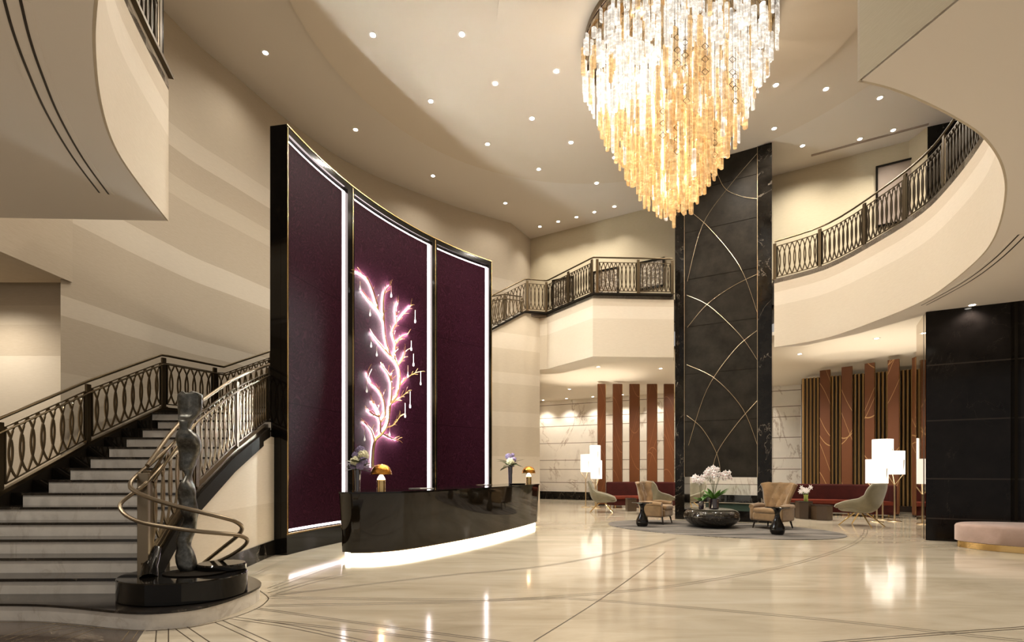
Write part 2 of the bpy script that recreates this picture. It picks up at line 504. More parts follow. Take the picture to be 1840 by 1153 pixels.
# ------------------------------------------------------------------ the plan
ZS, ZM, ZC, ZL = 4.75, 6.58, 10.5, 5.15     # soffit, gallery floor, high ceiling, lounge ceiling
outer = [(-7.12, 7.9), (-7.05, 8.35), (-6.98, 9.1), (-6.85, 9.87), (-6.69, 10.62), (-6.4, 11.36), (-6.1, 12.2), (-5.7, 13.2), (-5.05, 14.4), (-4.3, 15.3), (-3.5, 16.0), (-2.14, 17.05), (-0.9, 17.85), (-0.04, 18.34)]
outer = smooth_path(outer, 4) + [(0.72, 19.58)]
W0, WD = (0.72, 19.58), (0.868, -0.496)
def wall_pt(px):
    k = (px - CX) / F
    t_ = (k * W0[1] - W0[0]) / (WD[0] - k * WD[1])
    return (W0[0] + WD[0] * t_, W0[1] + WD[1] * t_)

# floor
struct(MB().prism([(-14, -4), (20, -4), (20, 31), (-14, 31)], -0.1, 0.0).build('floor', M_floor))
# high ceiling, its swirling drops
def zdisc(i, z, tilt_dir, tilt):
    return lambda x, y: z + tilt * (x * tilt_dir[0] + y * tilt_dir[1])
cb = MB(); cb.prism([(-10, 1), (20, 1), (20, 22), (-10, 22)], ZC, ZC + 0.15); struct(cb.build('ceiling', M_ceil2))
def disc(cx, cy_, R, z0, drop, name='ceiling', ddir=(0.25, 0.97), ry=None):
    """a shallow disc tilted so that its rim dies into the layer above at the far side"""
    n = 96; pl = [(cx + R * cos(2 * pi * k / n), cy_ + (ry or R) * sin(2 * pi * k / n)) for k in range(n)]
    def zf(x, y):
        q = ((x - cx) * ddir[0] + (y - cy_) * ddir[1]) / R
        return z0 - drop * (0.62 - 0.5 * q)
    return struct(MB().prism(pl, 0, z0 + 0.02, zf=zf).build(name, M_ceil, smooth=True))
DISCS = [(2.29, 9.26, 6.50, ZC, .24, (.25, .97)), (2.71, 9.38, 5.12, ZC - .11, .26, (.75, .66)), (3.26, 9.83, 3.55, ZC - .21, .22, (.1, .99))]
for d_ in DISCS: disc(*d_[:5], ddir=d_[5])
def ceil_z(x, y):
    z = ZC
    for cx, cy_, R, z0, dr, dd in DISCS:
        if (x - cx) ** 2 + (y - cy_) ** 2 < R * R:
            z = min(z, z0 - dr * (0.62 - 0.5 * ((x - cx) * dd[0] + (y - cy_) * dd[1]) / R))
    return z

# outer curved wall, recess wall at the foot of the stair, gallery wall
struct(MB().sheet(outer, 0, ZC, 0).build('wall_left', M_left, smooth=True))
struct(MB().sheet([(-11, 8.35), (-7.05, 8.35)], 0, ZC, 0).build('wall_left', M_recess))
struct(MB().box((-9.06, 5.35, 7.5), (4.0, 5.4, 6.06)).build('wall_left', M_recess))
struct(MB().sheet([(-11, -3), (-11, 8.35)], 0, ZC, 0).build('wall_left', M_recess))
B1 = (10.9, 13.763)
struct(MB().sheet([W0, B1, (10.95, 13.2)], ZM - 0.2, ZC, 0).build('wall_back', M_back))
struct(MB().sheet([(10.95, 13.2), (15.5, 11.2), (16, 3)], ZM - 0.2, ZC, 0).build('wall_right', M_blackm))
# lounge: white marble wall behind
mdir = (0.8944, -0.4472)
MW = lambda s_: (1.35 + mdir[0] * s_, 27.1 + mdir[1] * s_)
struct(MB().sheet([MW(-2), MW(12.4)], 0.0, ZL, 0.0).build('wall_lounge', M_whitem))
struct(MB().sheet([MW(-1.5), MW(12.0)], 0.0, 0.34, 0.05).build('baseboard_lounge', M_blackm))
# dark marble floor border in front of it
bp = [MW(-1.5), MW(12.0)]
struct(MB().prism([bp[0], bp[1], (bp[1][0] - 0.6, bp[1][1] - 1.2), (bp[0][0] - 0.6, bp[0][1] - 1.2)], 0.0, 0.004).build('floor', M_blackm))
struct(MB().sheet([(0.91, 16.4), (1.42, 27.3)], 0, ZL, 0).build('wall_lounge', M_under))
struct(MB().sheet([(12.45, 21.55), (19.5, 16.5), (19.5, 3)], 0, ZL, 0).build('wall_lounge', M_boxt))
# lounge ceiling
struct(MB().prism([(0.97, 17.2), (1.75, 16.7), (2.9, 15.35), (5.0, 15.3), (7.5, 13.5), (8.5, 12.2), (8.9, 10.7), (19.5, 5), (19.5, 29), (1.0, 29)], ZL, ZL + 0.1).build('ceiling', M_loungec))

# ---- right gallery: soffit, fascia
edgeR_px = [(1391, 624), (1488, 609), (1581, 573.5), (1657, 541), (1707, 508), (1757, 465), (1782, 433), (1797, 395)]
edgeR = [G(x, y, ZS)[:2] for x, y in edgeR_px]
edgeR = edgeR[:1] + edgeR[1:] + [G(x, y, ZS)[:2] for x, y in [(1805, 350), (1803, 315), (1790, 280), (1760, 243), (1707, 209), (1641, 177), (1589, 158), (1541, 147)]]
edgeR[1] = (edgeR[1][0] - 0.12, edgeR[1][1] - 0.1)
eR = smooth_path(edgeR, 4)
endR = (3.14, 3.42)
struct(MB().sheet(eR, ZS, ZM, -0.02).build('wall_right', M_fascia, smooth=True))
struct(MB().sheet([eR[-1], endR, (3.3, 0.5)], ZS + 0.001, ZC, 0).build('wall_right', M_back))
struct(MB().prism(offset_path(eR + [endR], -0.021) + [(3.32, 0.0), (19, 0.0), (19, 5.0), (8.77, 10.6), (8.35, 12.1), (7.75, 13.2)], ZS, ZS + 0.12).build('ceiling', M_white))
struct(MB().prism(eR + [endR, (3.3, 0.0), (19, 0.0), (19, 12), (12, 16), (7.6, 15.2)], ZM - 0.12, ZM).build('floor', M_darkfloor))
# ---- left gallery (upper left of the picture)
edgeL_px = [(303, 397), (262, 345), (220, 286), (196, 235), (180, 170), (173, 100), (173, 40), (182, -40), (200, -110)]
eL = smooth_path([G(x, y, ZS)[:2] for x, y in edgeL_px], 4)
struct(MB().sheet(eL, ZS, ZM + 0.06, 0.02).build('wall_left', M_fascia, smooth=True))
struct(MB().prism(offset_path(eL, 0.021)[::-1] + [(-7.3, 6.52), (-11, 6.4), (-11, 0), (-3.0, 0)], ZS, ZS + 0.1).build('ceiling', M_white))
struct(MB().prism(eL[::-1] + [(-7.0, 6.6), (-7.0, 0), (-3.0, 0)], ZM - 0.1, ZM).build('floor', M_darkfloor))
struct(MB().sheet([eL[0], (-7.0, 6.6)], ZS + 0.1, ZM, 0).build('wall_left', M_fascia))
struct(MB().sheet([(-4.70, 6.66), (-7.0, 6.62)], ZM, ZC, 0.1).build('wall_left', M_blackm))
# ---- central gallery
cg = [(0.91, 16.4), (1.14, 16.3), (2.34, 14.5), (4.72, 14.62), (4.87, 15.05)]
struct(MB().sheet(cg, ZS, ZM, -0.02).build('wall_back', M_fascia))
struct(MB().prism(offset_path(cg, -0.021) + [(4.9, 15.4), (2.85, 15.4), (1.7, 17.0), (0.9, 17.2)], ZS, ZS + 0.1).build('ceiling', M_loungec))
struct(MB().prism([(0.45, 16.2)] + cg[1:] + [(7.6, 15.2), (12, 16), (0.72, 19.6), (-0.1, 18.2)], ZM - 0.15, ZM).build('floor', M_darkfloor))
# inner stair wall behind the screen
inner = smooth_path([(-3.84, 5.62), (-3.93, 6.6), (-4.01, 7.6), (-4.09, 8.5), (-4.08, 9.6), (-3.9, 10.8), (-3.5, 12.2), (-2.6, 13.7), (-1.7, 14.85), (-0.64, 15.6), (0.43, 16.12), (0.91, 16.4)], 3)
def z_in(x, y):
    if y < 8.54:
        pts_ = [(5.15, .47), (5.5, .80), (6.03, 1.2), (7.0, 1.68), (7.6, 1.9), (8.54, 2.24)]
        for (a, za), (b, zb) in zip(pts_, pts_[1:]):
            if y <= b: return za + (zb - za) * (y - a) / (b - a) - 0.20
    if y < 10.4: return 2.0
    k = [(10.4, 2.45), (12.2, 3.2), (13.7, 4.1), (14.85, 5.1), (15.6, 5.78), (16.12, 6.52), (17, 6.55)]
    for (a, za), (b, zb) in zip(k, k[1:]):
        if y <= b: return za + (zb - za) * (y - a) / (b - a)
    return 6.55
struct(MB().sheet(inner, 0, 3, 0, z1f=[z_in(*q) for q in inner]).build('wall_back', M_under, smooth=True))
struct(MB().sheet([q for q in inner if q[1] < 8.9], 0.0, 0.26, 0.025).build('baseboard_left', M_blackm))

# ---- right black granite wall
RW0 = (8.62, 10.42); rwd = (0.884, -0.467)
RWp = lambda s_: (RW0[0] + rwd[0] * s_, RW0[1] + rwd[1] * s_)
rw = thing('granite_wall_cladding', 'tall black granite wall block in squared slabs behind the pink ottoman', 'wall cladding', (*RW0, 0))
def slab(a, b, z0, z1, th, m, nm='slab', par=rw):
    return MB().sheet([a, b], z0, z1, -th).build(nm, m, par, bevel=0.004)
slab(RWp(0.0), RWp(1.36), 0.0, ZS, 0.25, M_rightw)
slab(RWp(1.40), RWp(5.0), 0.0, ZS, 0.25, M_rightw)
MB().sheet([RWp(1.30), RWp(1.45)], 0, ZS, -0.1).build('joint', M_blackmatte, rw)
MB().sheet([(RW0[0] - 0.005, RW0[1] + 0.01), (9.22, 11.42)], 0.0, ZS, 0.0).build('mirror_panel', M_mirror, rw)

# ------------------------------------------------------------------ light fittings
def make_downlight(R=0.072):
    r = thing('ceiling_downlight', 'x', 'ceiling light', local=True)
    MB().lathe([(R * 0.75, 0.0), (R * 1.25, -0.006), (R * 1.3, 0.0), (R * 1.3, 0.012), (R * 0.75, 0.012)], seg=20).build('trim_ring', M_white, r, smooth=True)
    MB().lathe([(0.001, -0.001), (R * 0.74, -0.001), (R * 0.74, 0.01), (0.001, 0.01)], seg=16).build('lens', M_lens, r)
    return r
dl_proto = make_downlight()
_first = [True]
def spot(parent, watts, ang=150, blend=0.9, size=0.05, col=(1, 0.92, 0.80)):
    l = bpy.data.lights.new('downlight_lamp', 'SPOT'); l.energy = watts; l.spot_size = radians(ang); l.spot_blend = blend
    l.shadow_soft_size = size; l.color = col
    o = bpy.data.objects.new('lamp', l); COL.objects.link(o); o.parent = parent; o.location = (0, 0, -0.03)
    return o
def downlight(px, py, z, label, watts, ang=150, grp='downlights in the high ceiling', tilt=None, sc=1.0):
    x, y, _ = G(px, py, z)
    if _first[0]:
        r = dl_proto; r.location = (x, y, z); r['label'] = label; r['group'] = grp; _first[0] = False
    else: r = dup(dl_proto, (x, y, z), 0, label, grp)
    r.scale = (sc, sc, sc)
    LATER.append((r, watts, ang, tilt))
    return r
LATER = []
high = [((477, 95), 'leftmost downlight on the high ceiling, nearest the upper left balcony'),
        ((670, 63), 'high downlight near the top edge, second from the left of the top row'),
        ((830, 62), 'high downlight near the top edge, between two ceiling curves left of the chandelier'),
        ((1000, 128), 'high downlight closest to the left side of the chandelier crown'),
        ((890, 150), 'high downlight straight left of the chandelier on the middle ceiling curve'),
        ((774, 182), 'high downlight midway above the plum screen and the second ceiling curve'),
        ((956, 213), 'high downlight left of the chandelier amber part on the inner curve'),
        ((639, 233), 'high downlight just above the left part of the plum screen'),
        ((876, 259), 'high downlight above the right end of the plum screen, upper one'),
        ((1026, 256), 'high downlight left of the chandelier, level with its narrow lower half'),
        ((778, 316), 'high downlight just above the middle of the plum screen'),
        ((968, 304), 'high downlight above the left corner of the gallery, upper one'),
        ((1072, 329), 'high downlight lower left of the chandelier tip'),
        ((1104, 283), 'high downlight touching the left outline of the chandelier'),
        ((908, 365), 'high downlight nearest the far left corner of the ceiling'),
        ((1318, 220), 'high downlight touching the right outline of the chandelier above the dark column'),
        ((1394, 153), 'high downlight right of the chandelier, upper left of the pair'),
        ((1484, 160), 'high downlight right of the chandelier, upper right of the pair'),
        ((1391, 231), 'high downlight right above the top right corner of the dark column'),
        ((1442, 262), 'high downlight to the right of the dark column top'),
        ((1581, 176), 'rightmost bright downlight on the high ceiling below the hanging wall corner')]
zl = ZC - 0.02
for (q, lb) in high:
    zc_ = ZC - 0.2
    for _k in range(4):
        x, y, _ = G(*q, zc_); zc_ = ceil_z(x, y)
    downlight(q[0], q[1], zc_ - 0.004, lb, SPOT_HIGH * (0.3 if q in ((477, 95), (639, 233), (778, 316), (908, 365)) else 1.0))
for i, q in enumerate([(970, 407), (1003, 398), (1036, 390), (1068, 381), (1104, 371)]):
    downlight(*q, ZC - 0.004, 'small %s downlight of the row grazing the gallery back wall, counted from its left end' % ['first', 'second', 'third', 'fourth', 'fifth'][i], 120, 100, 'downlights along the gallery back wall')
for q, lb in (((1545, 250), 'small gallery downlight left of the pair above the right back wall'), ((1605, 234), 'small gallery downlight right of the pair above the right back wall')):
    downlight(*q, ZC - 0.004, lb, 95, 110, 'downlights along the gallery back wall')
low = [((1075, 659), 'low downlight under the central gallery, left of the pair near the edge'), ((1187, 662), 'low downlight under the central gallery, next to the dark column'),
       ((1023, 699), 'low downlight under the central gallery, deepest and leftmost one'), ((1437, 636), 'low downlight right of the dark column above the first leather panel'),
       ((1575, 608), 'low downlight above the tall leather panels under the right gallery')]
for q, lb in low: downlight(*q, ZL - 0.004, lb, SPOT_LOW, 140, 'downlights in the low ceiling')
downlight(1747, 548, ZS - 0.004, 'low downlight right above the black granite wall', 70, 140, 'downlights in the low ceiling')
for i, s_ in enumerate([0.6, 1.9, 3.3, 4.8, 6.3, 7.8, 10.6]):
    x, y = MW(s_); x -= 0.25; y -= 0.5
    r = dup(dl_proto, (x, y, ZL - 0.004), 0, 'tiny %s spotlight washing the white marble wall, counted from the left' % ['first', 'second', 'third', 'fourth', 'fifth', 'sixth', 'seventh'][i], 'wall washing spotlights by the marble')
    LATER.append((r, 210, 100, None))
# downlights of the lobby that the picture frame leaves out, on the same grid
for i, (x, y) in enumerate([(-2.5, 7.2), (0.6, 7.0), (3.4, 6.6), (6.2, 7.6), (-4.6, 8.4)]):
    r = dup(dl_proto, (x, y, ceil_z(x, y) - 0.004), 0, 'downlight on the high ceiling outside the top edge of the photo', 'downlights beyond the top edge')
    LATER.append((r, SPOT_HIGH, 150, None))
for i, (x, y) in enumerate([(-5.6, 3.4), (-8.4, 7.4), (4.6, 2.6), (7.4, 6.0), (-9.5, 4.5)]):
    r = dup(dl_proto, (x, y, (4.44 if x < -7 else ZS) - 0.004), 0, 'downlight in the low ceiling outside the photo', 'low downlights outside the frame')
    LATER.append((r, 190 if x < 0 else 90, 150, None))
for i, (x, y) in enumerate([(6.0, 17.5), (7.2, 19.2), (8.0, 16.3), (8.9, 18.0), (12.5, 12.5), (11.4, 11.2)]):  # unseen fittings added to brighten the lounge
    r = dup(dl_proto, (x, y, ZL - 0.004), 0, 'added unseen downlight brightening the lounge, behind the dark column or black wall', 'added unseen lounge downlights')
    LATER.append((r, SPOT_LOW, 150, None))
for r, w_, an, tl in LATER:
    spot(r, w_, an)

# ------------------------------------------------------------------ staircase
st = thing('staircase', 'broad marble staircase with white risers and dark treads rising on the left', 'staircase', (-5.0, 5.3, 0))
plat_px = [(0, 1084), (70, 1085), (139, 1089.5), (209, 1096.5), (261, 1099), (310, 1096.5), (354, 1091), (390, 1082.5), (419.5, 1073), (452, 1060), (467, 1049), (459, 1040.5), (441, 1034)]
plat = [G(x, y, .165)[:2] for x, y in plat_px]
plat = [(-9.0, plat[0][1] + 0.05)] + smooth_path(plat, 4)
plat_poly = plat + [(-3.15, 5.75), (-3.86, 6.0), (-4.2, 6.6), (-9, 6.6)]
MB().prism(plat_poly, 0.0, 0.145).build('riser', M_riser, st)
MB().prism([(x, y) for x, y in offset_path(plat, 0.015)] + plat_poly[len(plat):], 0.145, 0.168).build('tread', M_tread, st)
def XL(y): return -6.45 + 0.178 * (y - 6.5)
def XR(y):
    for (a, xa), (b, xb) in (((5.1, -3.80), (6.03, -3.90)), ((6.03, -3.90), (7.0, -4.01)), ((7.0, -4.01), (7.6, -4.08)), ((7.6, -4.08), (12, -4.3))):
        if y <= b: return xa + (xb - xa) * (y - a) / (b - a)
    return -4.3
def XO(y):   # outer string under the left railing
    for (a, xa), (b, xb) in (((4, -6.80), (6.53, -6.62)), ((6.53, -6.62), (7.83, -6.57)), ((7.83, -6.57), (9.3, -6.30))):
        if y <= b: return xa + (xb - xa) * (y - a) / (b - a)
    return -6.30
RISE, RUN = 0.165, 0.283
for n in range(2, 16):
    y0 = 5.2 + (n - 2) * RUN; z1 = RISE * n; y1 = y0 + RUN + 0.02
    if n == 15: y1 = 10.3
    xl, xr, xo = XL(y0), XR(y0) - 0.02, XO(y0)
    if n < 7: xl = XO(y0)
    dy = 0.03 * (1 if n < 8 else 0)
    if n < 15:
        MB().prism([(xl, y0 - dy), (xr, y0 + dy), (XR(y1) - 0.02, y1), (xl, y1)], z1 - RISE, z1 - 0.03).build('riser', M_riser, st)
        MB().prism([(xl, y0 - dy - 0.018), (xr, y0 + dy - 0.018), (XR(y1) - 0.02, y1), (xl, y1)], z1 - 0.03, z1).build('tread', M_tread, st)
        if n >= 7: MB().prism([(xo, y0), (xl, y0), (XL(y1), y1), (XO(y1), y1)], z1 - RISE, z1 + 0.004).build('border_block', M_black, st)
    else:
        MB().prism([(xl, y0), (xr, y0), (-4.25, 10.3), (-5.85, 10.25), (-6.33, 9.2), (xo, y0)], z1 - RISE, z1 - 0.03).build('riser', M_riser, st)
        MB().prism([(xo, y0 - 0.018), (xr, y0 - 0.018), (-4.25, 10.3), (-5.85, 10.25), (-6.33, 9.2)], z1 - 0.03, z1).build('tread', M_tread, st)
# second flight round the curved wall up to the gallery
s2i = smooth_path([(-4.28, 10.3), (-3.95, 11.3), (-3.6, 12.3), (-2.7, 13.8), (-1.8, 14.95), (-0.66, 15.75), (0.4, 16.25)], 6)
s2o = smooth_path([(-6.0, 10.55), (-5.75, 11.6), (-5.3, 12.7), (-4.3, 14.3), (-3.0, 15.6), (-1.5, 16.9), (-0.2, 17.7)], 6)
NS = 25
for k in range(NS):
    i0 = k * (len(s2i) - 1) / NS; i1 = (k + 1) * (len(s2i) - 1) / NS
    def at(path, u):
        j = min(int(u), len(path) - 2); f_ = u - j
        return tuple(a + (b - a) * f_ for a, b in zip(path[j], path[j + 1]))
    a, b, c_, d = at(s2o, i0), at(s2i, i0), at(s2i, i1), at(s2o, i1)
    z1 = 2.475 + (k + 1) * (ZM - 2.475) / NS
    MB().prism([a, b, c_, d], z1 - 0.3, z1 - 0.03).build('riser', M_riser, st)
    MB().prism([a, b, c_, d], z1 - 0.03, z1).build('tread', M_tread, st)

# ------------------------------------------------------------------ railings
class Pth:
    def __init__(s, pts):
        s.p = [Vector(q) for q in pts]; s.c = [0.0]
        for a, b in zip(s.p, s.p[1:]): s.c.append(s.c[-1] + sqrt((b.x - a.x) ** 2 + (b.y - a.y) ** 2))
        s.L = s.c[-1]
    def at(s, u):
        u = max(0.0, min(s.L, u))
        for i in range(len(s.p) - 1):
            if u <= s.c[i + 1] or i == len(s.p) - 2:
                f_ = (u - s.c[i]) / max(1e-9, s.c[i + 1] - s.c[i])
                return s.p[i] + (s.p[i + 1] - s.p[i]) * f_
    def span(s, a, b, n, dz=0.0): return [s.at(a + (b - a) * k / n) + Vector((0, 0, dz)) for k in range(n + 1)]

def rail_bay(pth, a, b, par, h=0.82, z0=0.06, pitch=0.15, wid=0.098, bar=(0.017, 0.024), fine=True):
    """one lattice bay of interlaced upright ellipses between two posts, with its thin frame bars"""
    m = MB(); L = b - a; n = max(2, round(L / pitch)); pt = L / n
    for k in range(n + 1):
        uc = a + (k) * pt
        seg = 14
        for sg in (-1, 1):
            pts = []
            for j in range(seg + 1):
                w_ = 2.0 * j / seg - 1
                u = max(a, min(b, uc + sg * wid * (1 - abs(w_) ** 2.1)))
                q = pth.at(u); pts.append((q.x, q.y, q.z + z0 + h / 2 + h / 2 * w_))
            m.tube(pts, 0, rect=bar, caps=False)
    m.build('lattice_panel', M_bronze2 if fine else M_bronze3, par)
    fr = MB()
    for u_ in (a, b):
        q = pth.at(u_); fr.tube([(q.x, q.y, q.z + z0 - .005), (q.x, q.y, q.z + z0 + h + .005)], 0, rect=(0.024, 0.024))
    for zz in (z0, z0 + h): fr.tube(pth.span(a, b, max(2, int(L / 0.15)), zz), 0, rect=(0.022, 0.016))
    fr.build('lattice_frame', M_bronze, par)

def post(pth, u, par, h=1.0, w=0.05, dz=-0.02):
    q = pth.at(u); e = pth.at(u + 0.02) - pth.at(u - 0.02)
    po = MB().box((q.x, q.y, q.z + dz + h / 2), (w * 1.5, w * 0.8, h), atan2(e.y, e.x)).build('post', M_bronze, par, bevel=0.004)
    MB().box((q.x, q.y, q.z + dz + 0.02), (w * 2.2, w * 1.6, 0.025), atan2(e.y, e.x)).build('foot_plate', M_bronze, po)

def railing(name, label, pts, posts_u, sub=True, h=1.0, pitch=0.15, ends=True, base=True, top_r=0.022, wid=0.098, inset=0.0):
    pth = Pth(pts); q = pth.p[0]
    r = thing('stair_railing' if 'stair' in name else 'gallery_railing', label, 'railing', tuple(q))
    us = [0.0] + posts_u + [pth.L] if ends else posts_u
    for u in us: post(pth, u, r, h - 0.03)
    for a, b in zip(us, us[1:]):
        if b - a > 0.25: rail_bay(pth, a + 0.06, b - 0.06, r, h=h - 0.20, pitch=pitch, wid=wid, fine=sub)
    n = max(8, int(pth.L / 0.12))
    MB().tube(pth.span(0, pth.L, n, h), top_r, 10).build('handrail', M_brmid if 'inner' in name else M_bronze, r, smooth=True)
    if sub:
        lo = [(p_[0], p_[1], p_[2] + 0.0) for p_ in pth.span(0, pth.L, n, h - 0.17)]
        off = offset_path([(p_[0], p_[1]) for p_ in lo], 0.055)
        MB().tube([(o_[0], o_[1], l_[2]) for o_, l_ in zip(off, lo)], 0.014, 8).build('lower_handrail', M_bronze, r, smooth=True)
    if base: MB().tube(pth.span(0, pth.L, n, -0.03), 0, rect=(0.07, 0.06)).build('base_shoe', M_blackmatte if not sub else M_bronze, r)
    return r, pth

# left (outer) railing of the stair, round the landing and on up the curved wall
lp = [(-7.0, 5.2, 0.30), (-6.88, 6.73, 1.13), (-6.83, 8.07, 1.87), (-6.57, 9.4, 2.60), (-6.05, 10.5, 2.60), (-5.62, 11.7, 3.22), (-5.05, 13.0, 3.85), (-4.1, 14.4, 4.6), (-2.9, 15.65, 5.4), (-1.4, 16.9, 6.2), (-0.25, 17.55, 6.6), (0.35, 17.8, 6.6)]
lp = [(x * .97, y * .97, 1.45 + (z - 1.45) * .97 + 0.04) for x, y, z in lp]
pq = Pth(lp)
cuts = [pq.c[1], pq.c[2], pq.c[3] + 0.03, pq.c[4] - 0.18, pq.c[5], pq.c[6], pq.c[7], pq.c[8], pq.c[9], pq.c[10]]
rl, _ = railing('stair outer', 'bronze stair railing of interlaced ellipses along the left side and landing', lp, cuts, h=0.95)
MB().sheet([(x - 0.01, y) for x, y, z in lp[:5]], 0, 1, 0.05, z0f=[z - 0.30 for x, y, z in lp[:5]], z1f=[z - 0.05 for x, y, z in lp[:5]]).build('stringer', M_blackmatte, rl)
# right (inner) railing of the stair
rp = [(-3.75, 5.15, 0.50), (-3.78, 5.5, .82), (-3.83, 6.03, 1.22), (-3.94, 7.0, 1.70), (-4.02, 7.6, 1.93), (-4.24, 8.7, 2.28), (-4.3, 9.4, 2.52), (-4.2, 10.3, 2.55)]
pr = Pth(rp)
rr, prr = railing('stair inner', 'bronze stair railing of interlaced ellipses ending beside the tall bronze sculpture', rp, [pr.c[2] + 0.05, pr.c[3] + 0.22, pr.c[5]], h=1.0, sub=True, pitch=0.13, wid=0.085)
MB().sheet([(x, y) for x, y, z in rp], 0, 1, 0.07, z0f=[z - 0.27 for x, y, z in rp], z1f=[z - 0.06 for x, y, z in rp]).build('stringer', M_blackmatte, rr)
MB().tube([(-3.64, 5.02, 0.36), (-3.70, 5.12, 0.46), (-3.76, 5.3, 0.62)], [0.085, 0.07, 0.05], 12).build('stringer_foot', M_black, rr, smooth=True)
MB().box((-3.765, 5.12, 0.90), (0.10, 0.05, 1.05), 0.2).build('newel', M_brmid, rr, bevel=0.006)
# the two handrails that uncoil round the sculpture
def coil(spec, rad, nm):
    pts = [P(px, py, Y) for px, py, Y in spec]
    MB().tube(smooth_path(pts, 6), rad, 10).build(nm, M_brmid, rr, smooth=True)
coil([(349, 763, 6.0), (310, 798, 5.6), (268, 835, 5.25), (240, 860, 5.05), (234, 872, 4.95), (241, 881, 4.88), (268, 894, 4.80), (313, 908, 4.76), (358, 919, 4.76), (403, 930, 4.85), (424, 937, 4.95), (435, 948, 5.1), (426, 963, 5.3), (397.5, 986, 5.55), (366, 1011, 5.74)], 0.021, 'handrail_coil')
coil([(330, 800, 5.85), (300, 828, 5.45), (262, 868, 5.10), (236, 888, 5.0), (219, 902, 4.92), (216, 912, 4.87), (225, 924, 4.83), (245, 935, 4.78), (272, 942, 4.74), (310, 948, 4.72), (354, 954, 4.72), (397.5, 958, 4.8), (428, 961.5, 4.92), (444, 969, 5.05), (438, 981, 5.2), (415, 997, 5.4), (382, 1013, 5.66)], 0.019, 'lower_handrail_coil')

# gallery railings
cgr = [(-1.6, 14.95, 5.12), (-0.64, 15.58, 5.86), (0.43, 16.08, ZM), (1.14, 16.24, ZM), (2.34, 14.46, ZM), (4.66, 14.56, ZM)]
pc = Pth(cgr)
railing('gallery centre', 'bronze railing stepping round the central gallery left of the dark column', cgr,
        [pc.c[1] - 0.1, pc.c[2] + 0.06, pc.c[3] - 0.03, pc.c[3] + 1.05, pc.c[4] - 0.05, pc.c[4] + 0.12, pc.c[4] + 1.32], sub=False, pitch=0.122, wid=0.082, h=1.02)
ppr = [(x, y, ZM) for x, y in offset_path(eR, -0.05)][: 4 * 13]
ppr = [(q[0], q[1], ZM) for q in ppr]
pgr = Pth(ppr)
def u_of(px, pth=pgr):
    best = min(range(0, 600), key=lambda k: abs((pth.at(pth.L * 0.75 * k / 600).x / pth.at(pth.L * 0.75 * k / 600).y) - (px - CX) / F))
    return pth.L * 0.75 * best / 600
us = [u_of(1473), u_of(1553), u_of(1627), u_of(1697)]
us += [us[-1] + 1.7, us[-1] + 3.4, us[-1] + 5.1]
us = [u for u in us if u < pgr.L - 0.3]
railing('gallery right', 'long curved bronze railing on the right gallery above the pale fascia', ppr, us, sub=False, pitch=0.122, wid=0.082, h=1.02)
off_l = offset_path(eL, 0.06)
ppl = [(x, y, ZM + 0.06) for x, y in off_l]
k284 = min(range(len(off_l)), key=lambda k: abs(off_l[k][0] / off_l[k][1] - (282 - CX) / F))
ppl2 = ppl[k284:k284 + 22]
railing('gallery left', 'bronze railing on the upper left balcony cut by the top edge', ppl2, [1.5], sub=False, pitch=0.122, wid=0.082, h=1.02)
MB_ = MB().tube([(x, y, ZM + 0.08) for x, y in eL[:k284 + 22]], 0, rect=(0.12, 0.05)); struct(MB_.build('trim_1', M_bronze))

# ------------------------------------------------------------------ plum screen
PA, PM, PE = (-3.87, 8.59), (-2.79, 11.58), (-0.58, 14.20)
pcx, pcy, pR = circle3(PA, PM, PE)
a0, a1 = atan2(PA[1] - pcy, PA[0] - pcx), atan2(PE[1] - pcy, PE[0] - pcx)
if a0 < 0: a0 += 2 * pi
if a1 < 0: a1 += 2 * pi
def parc(s_, off=0.0):
    """point on the screen arc, s 0..1, off metres towards the room"""
    a = a0 + (a1 - a0) * s_
    return (pcx + (pR - off) * cos(a), pcy + (pR - off) * sin(a))
def s_px(px, off=0.0):
    lo_, hi_ = -0.05, 1.05
    k = (px - CX) / F
    f_ = lambda s_: (lambda q: q[0] / q[1] - k)(parc(s_, off))
    for _ in range(50):
        mid = (lo_ + hi_) / 2
        if f_(mid) < 0: lo_ = mid
        else: hi_ = mid
    return lo_
def arcbox(s0, s1, z0, z1, o0, o1, n=None):
    n = n or max(2, int(abs(s1 - s0) * 220))
    A = [parc(s0 + (s1 - s0) * k / n, o0) for k in range(n + 1)]; B = [parc(s0 + (s1 - s0) * k / n, o1) for k in range(n + 1)]
    m = MB(); vs = []
    for a, b in zip(A, B): vs += [(a[0], a[1], z0), (b[0], b[1], z0), (b[0], b[1], z1), (a[0], a[1], z1)]
    fs = []
    for i in range(n):
        for k in range(4): fs.append((4 * i + k, 4 * i + (k + 1) % 4, 4 * i + 4 + (k + 1) % 4, 4 * i + 4 + k))
    fs += [(0, 3, 2, 1), tuple(4 * n + k for k in range(4))]
    m.addf(vs, fs); return m
sc = thing('plum_wall_screen', 'tall curved free-standing screen with plum wood panels and white light lines behind the desk', 'wall screen', (*parc(0.0), 0))
ZT = 7.38
arcbox(-0.002, 1.0, 0.0, ZT, -0.30, -0.09).build('back_frame', M_black, sc, smooth=True)
arcbox(-0.002, 1.0, ZT - 0.14, ZT, -0.10, 0.02).build('top_frame', M_black, sc)
arcbox(-0.002, 1.0, 0.0, 0.36, -0.10, 0.02).build('plinth', M_black, sc)
s1b, s2a, s2b, s3a = s_px(623), s_px(634), s_px(775.5), s_px(782.5)
bays = [(0.008, s_px(617), s_px(623)), (s_px(636), s_px(769.5), s_px(775)), (s_px(785), s_px(873), s_px(877.5))]
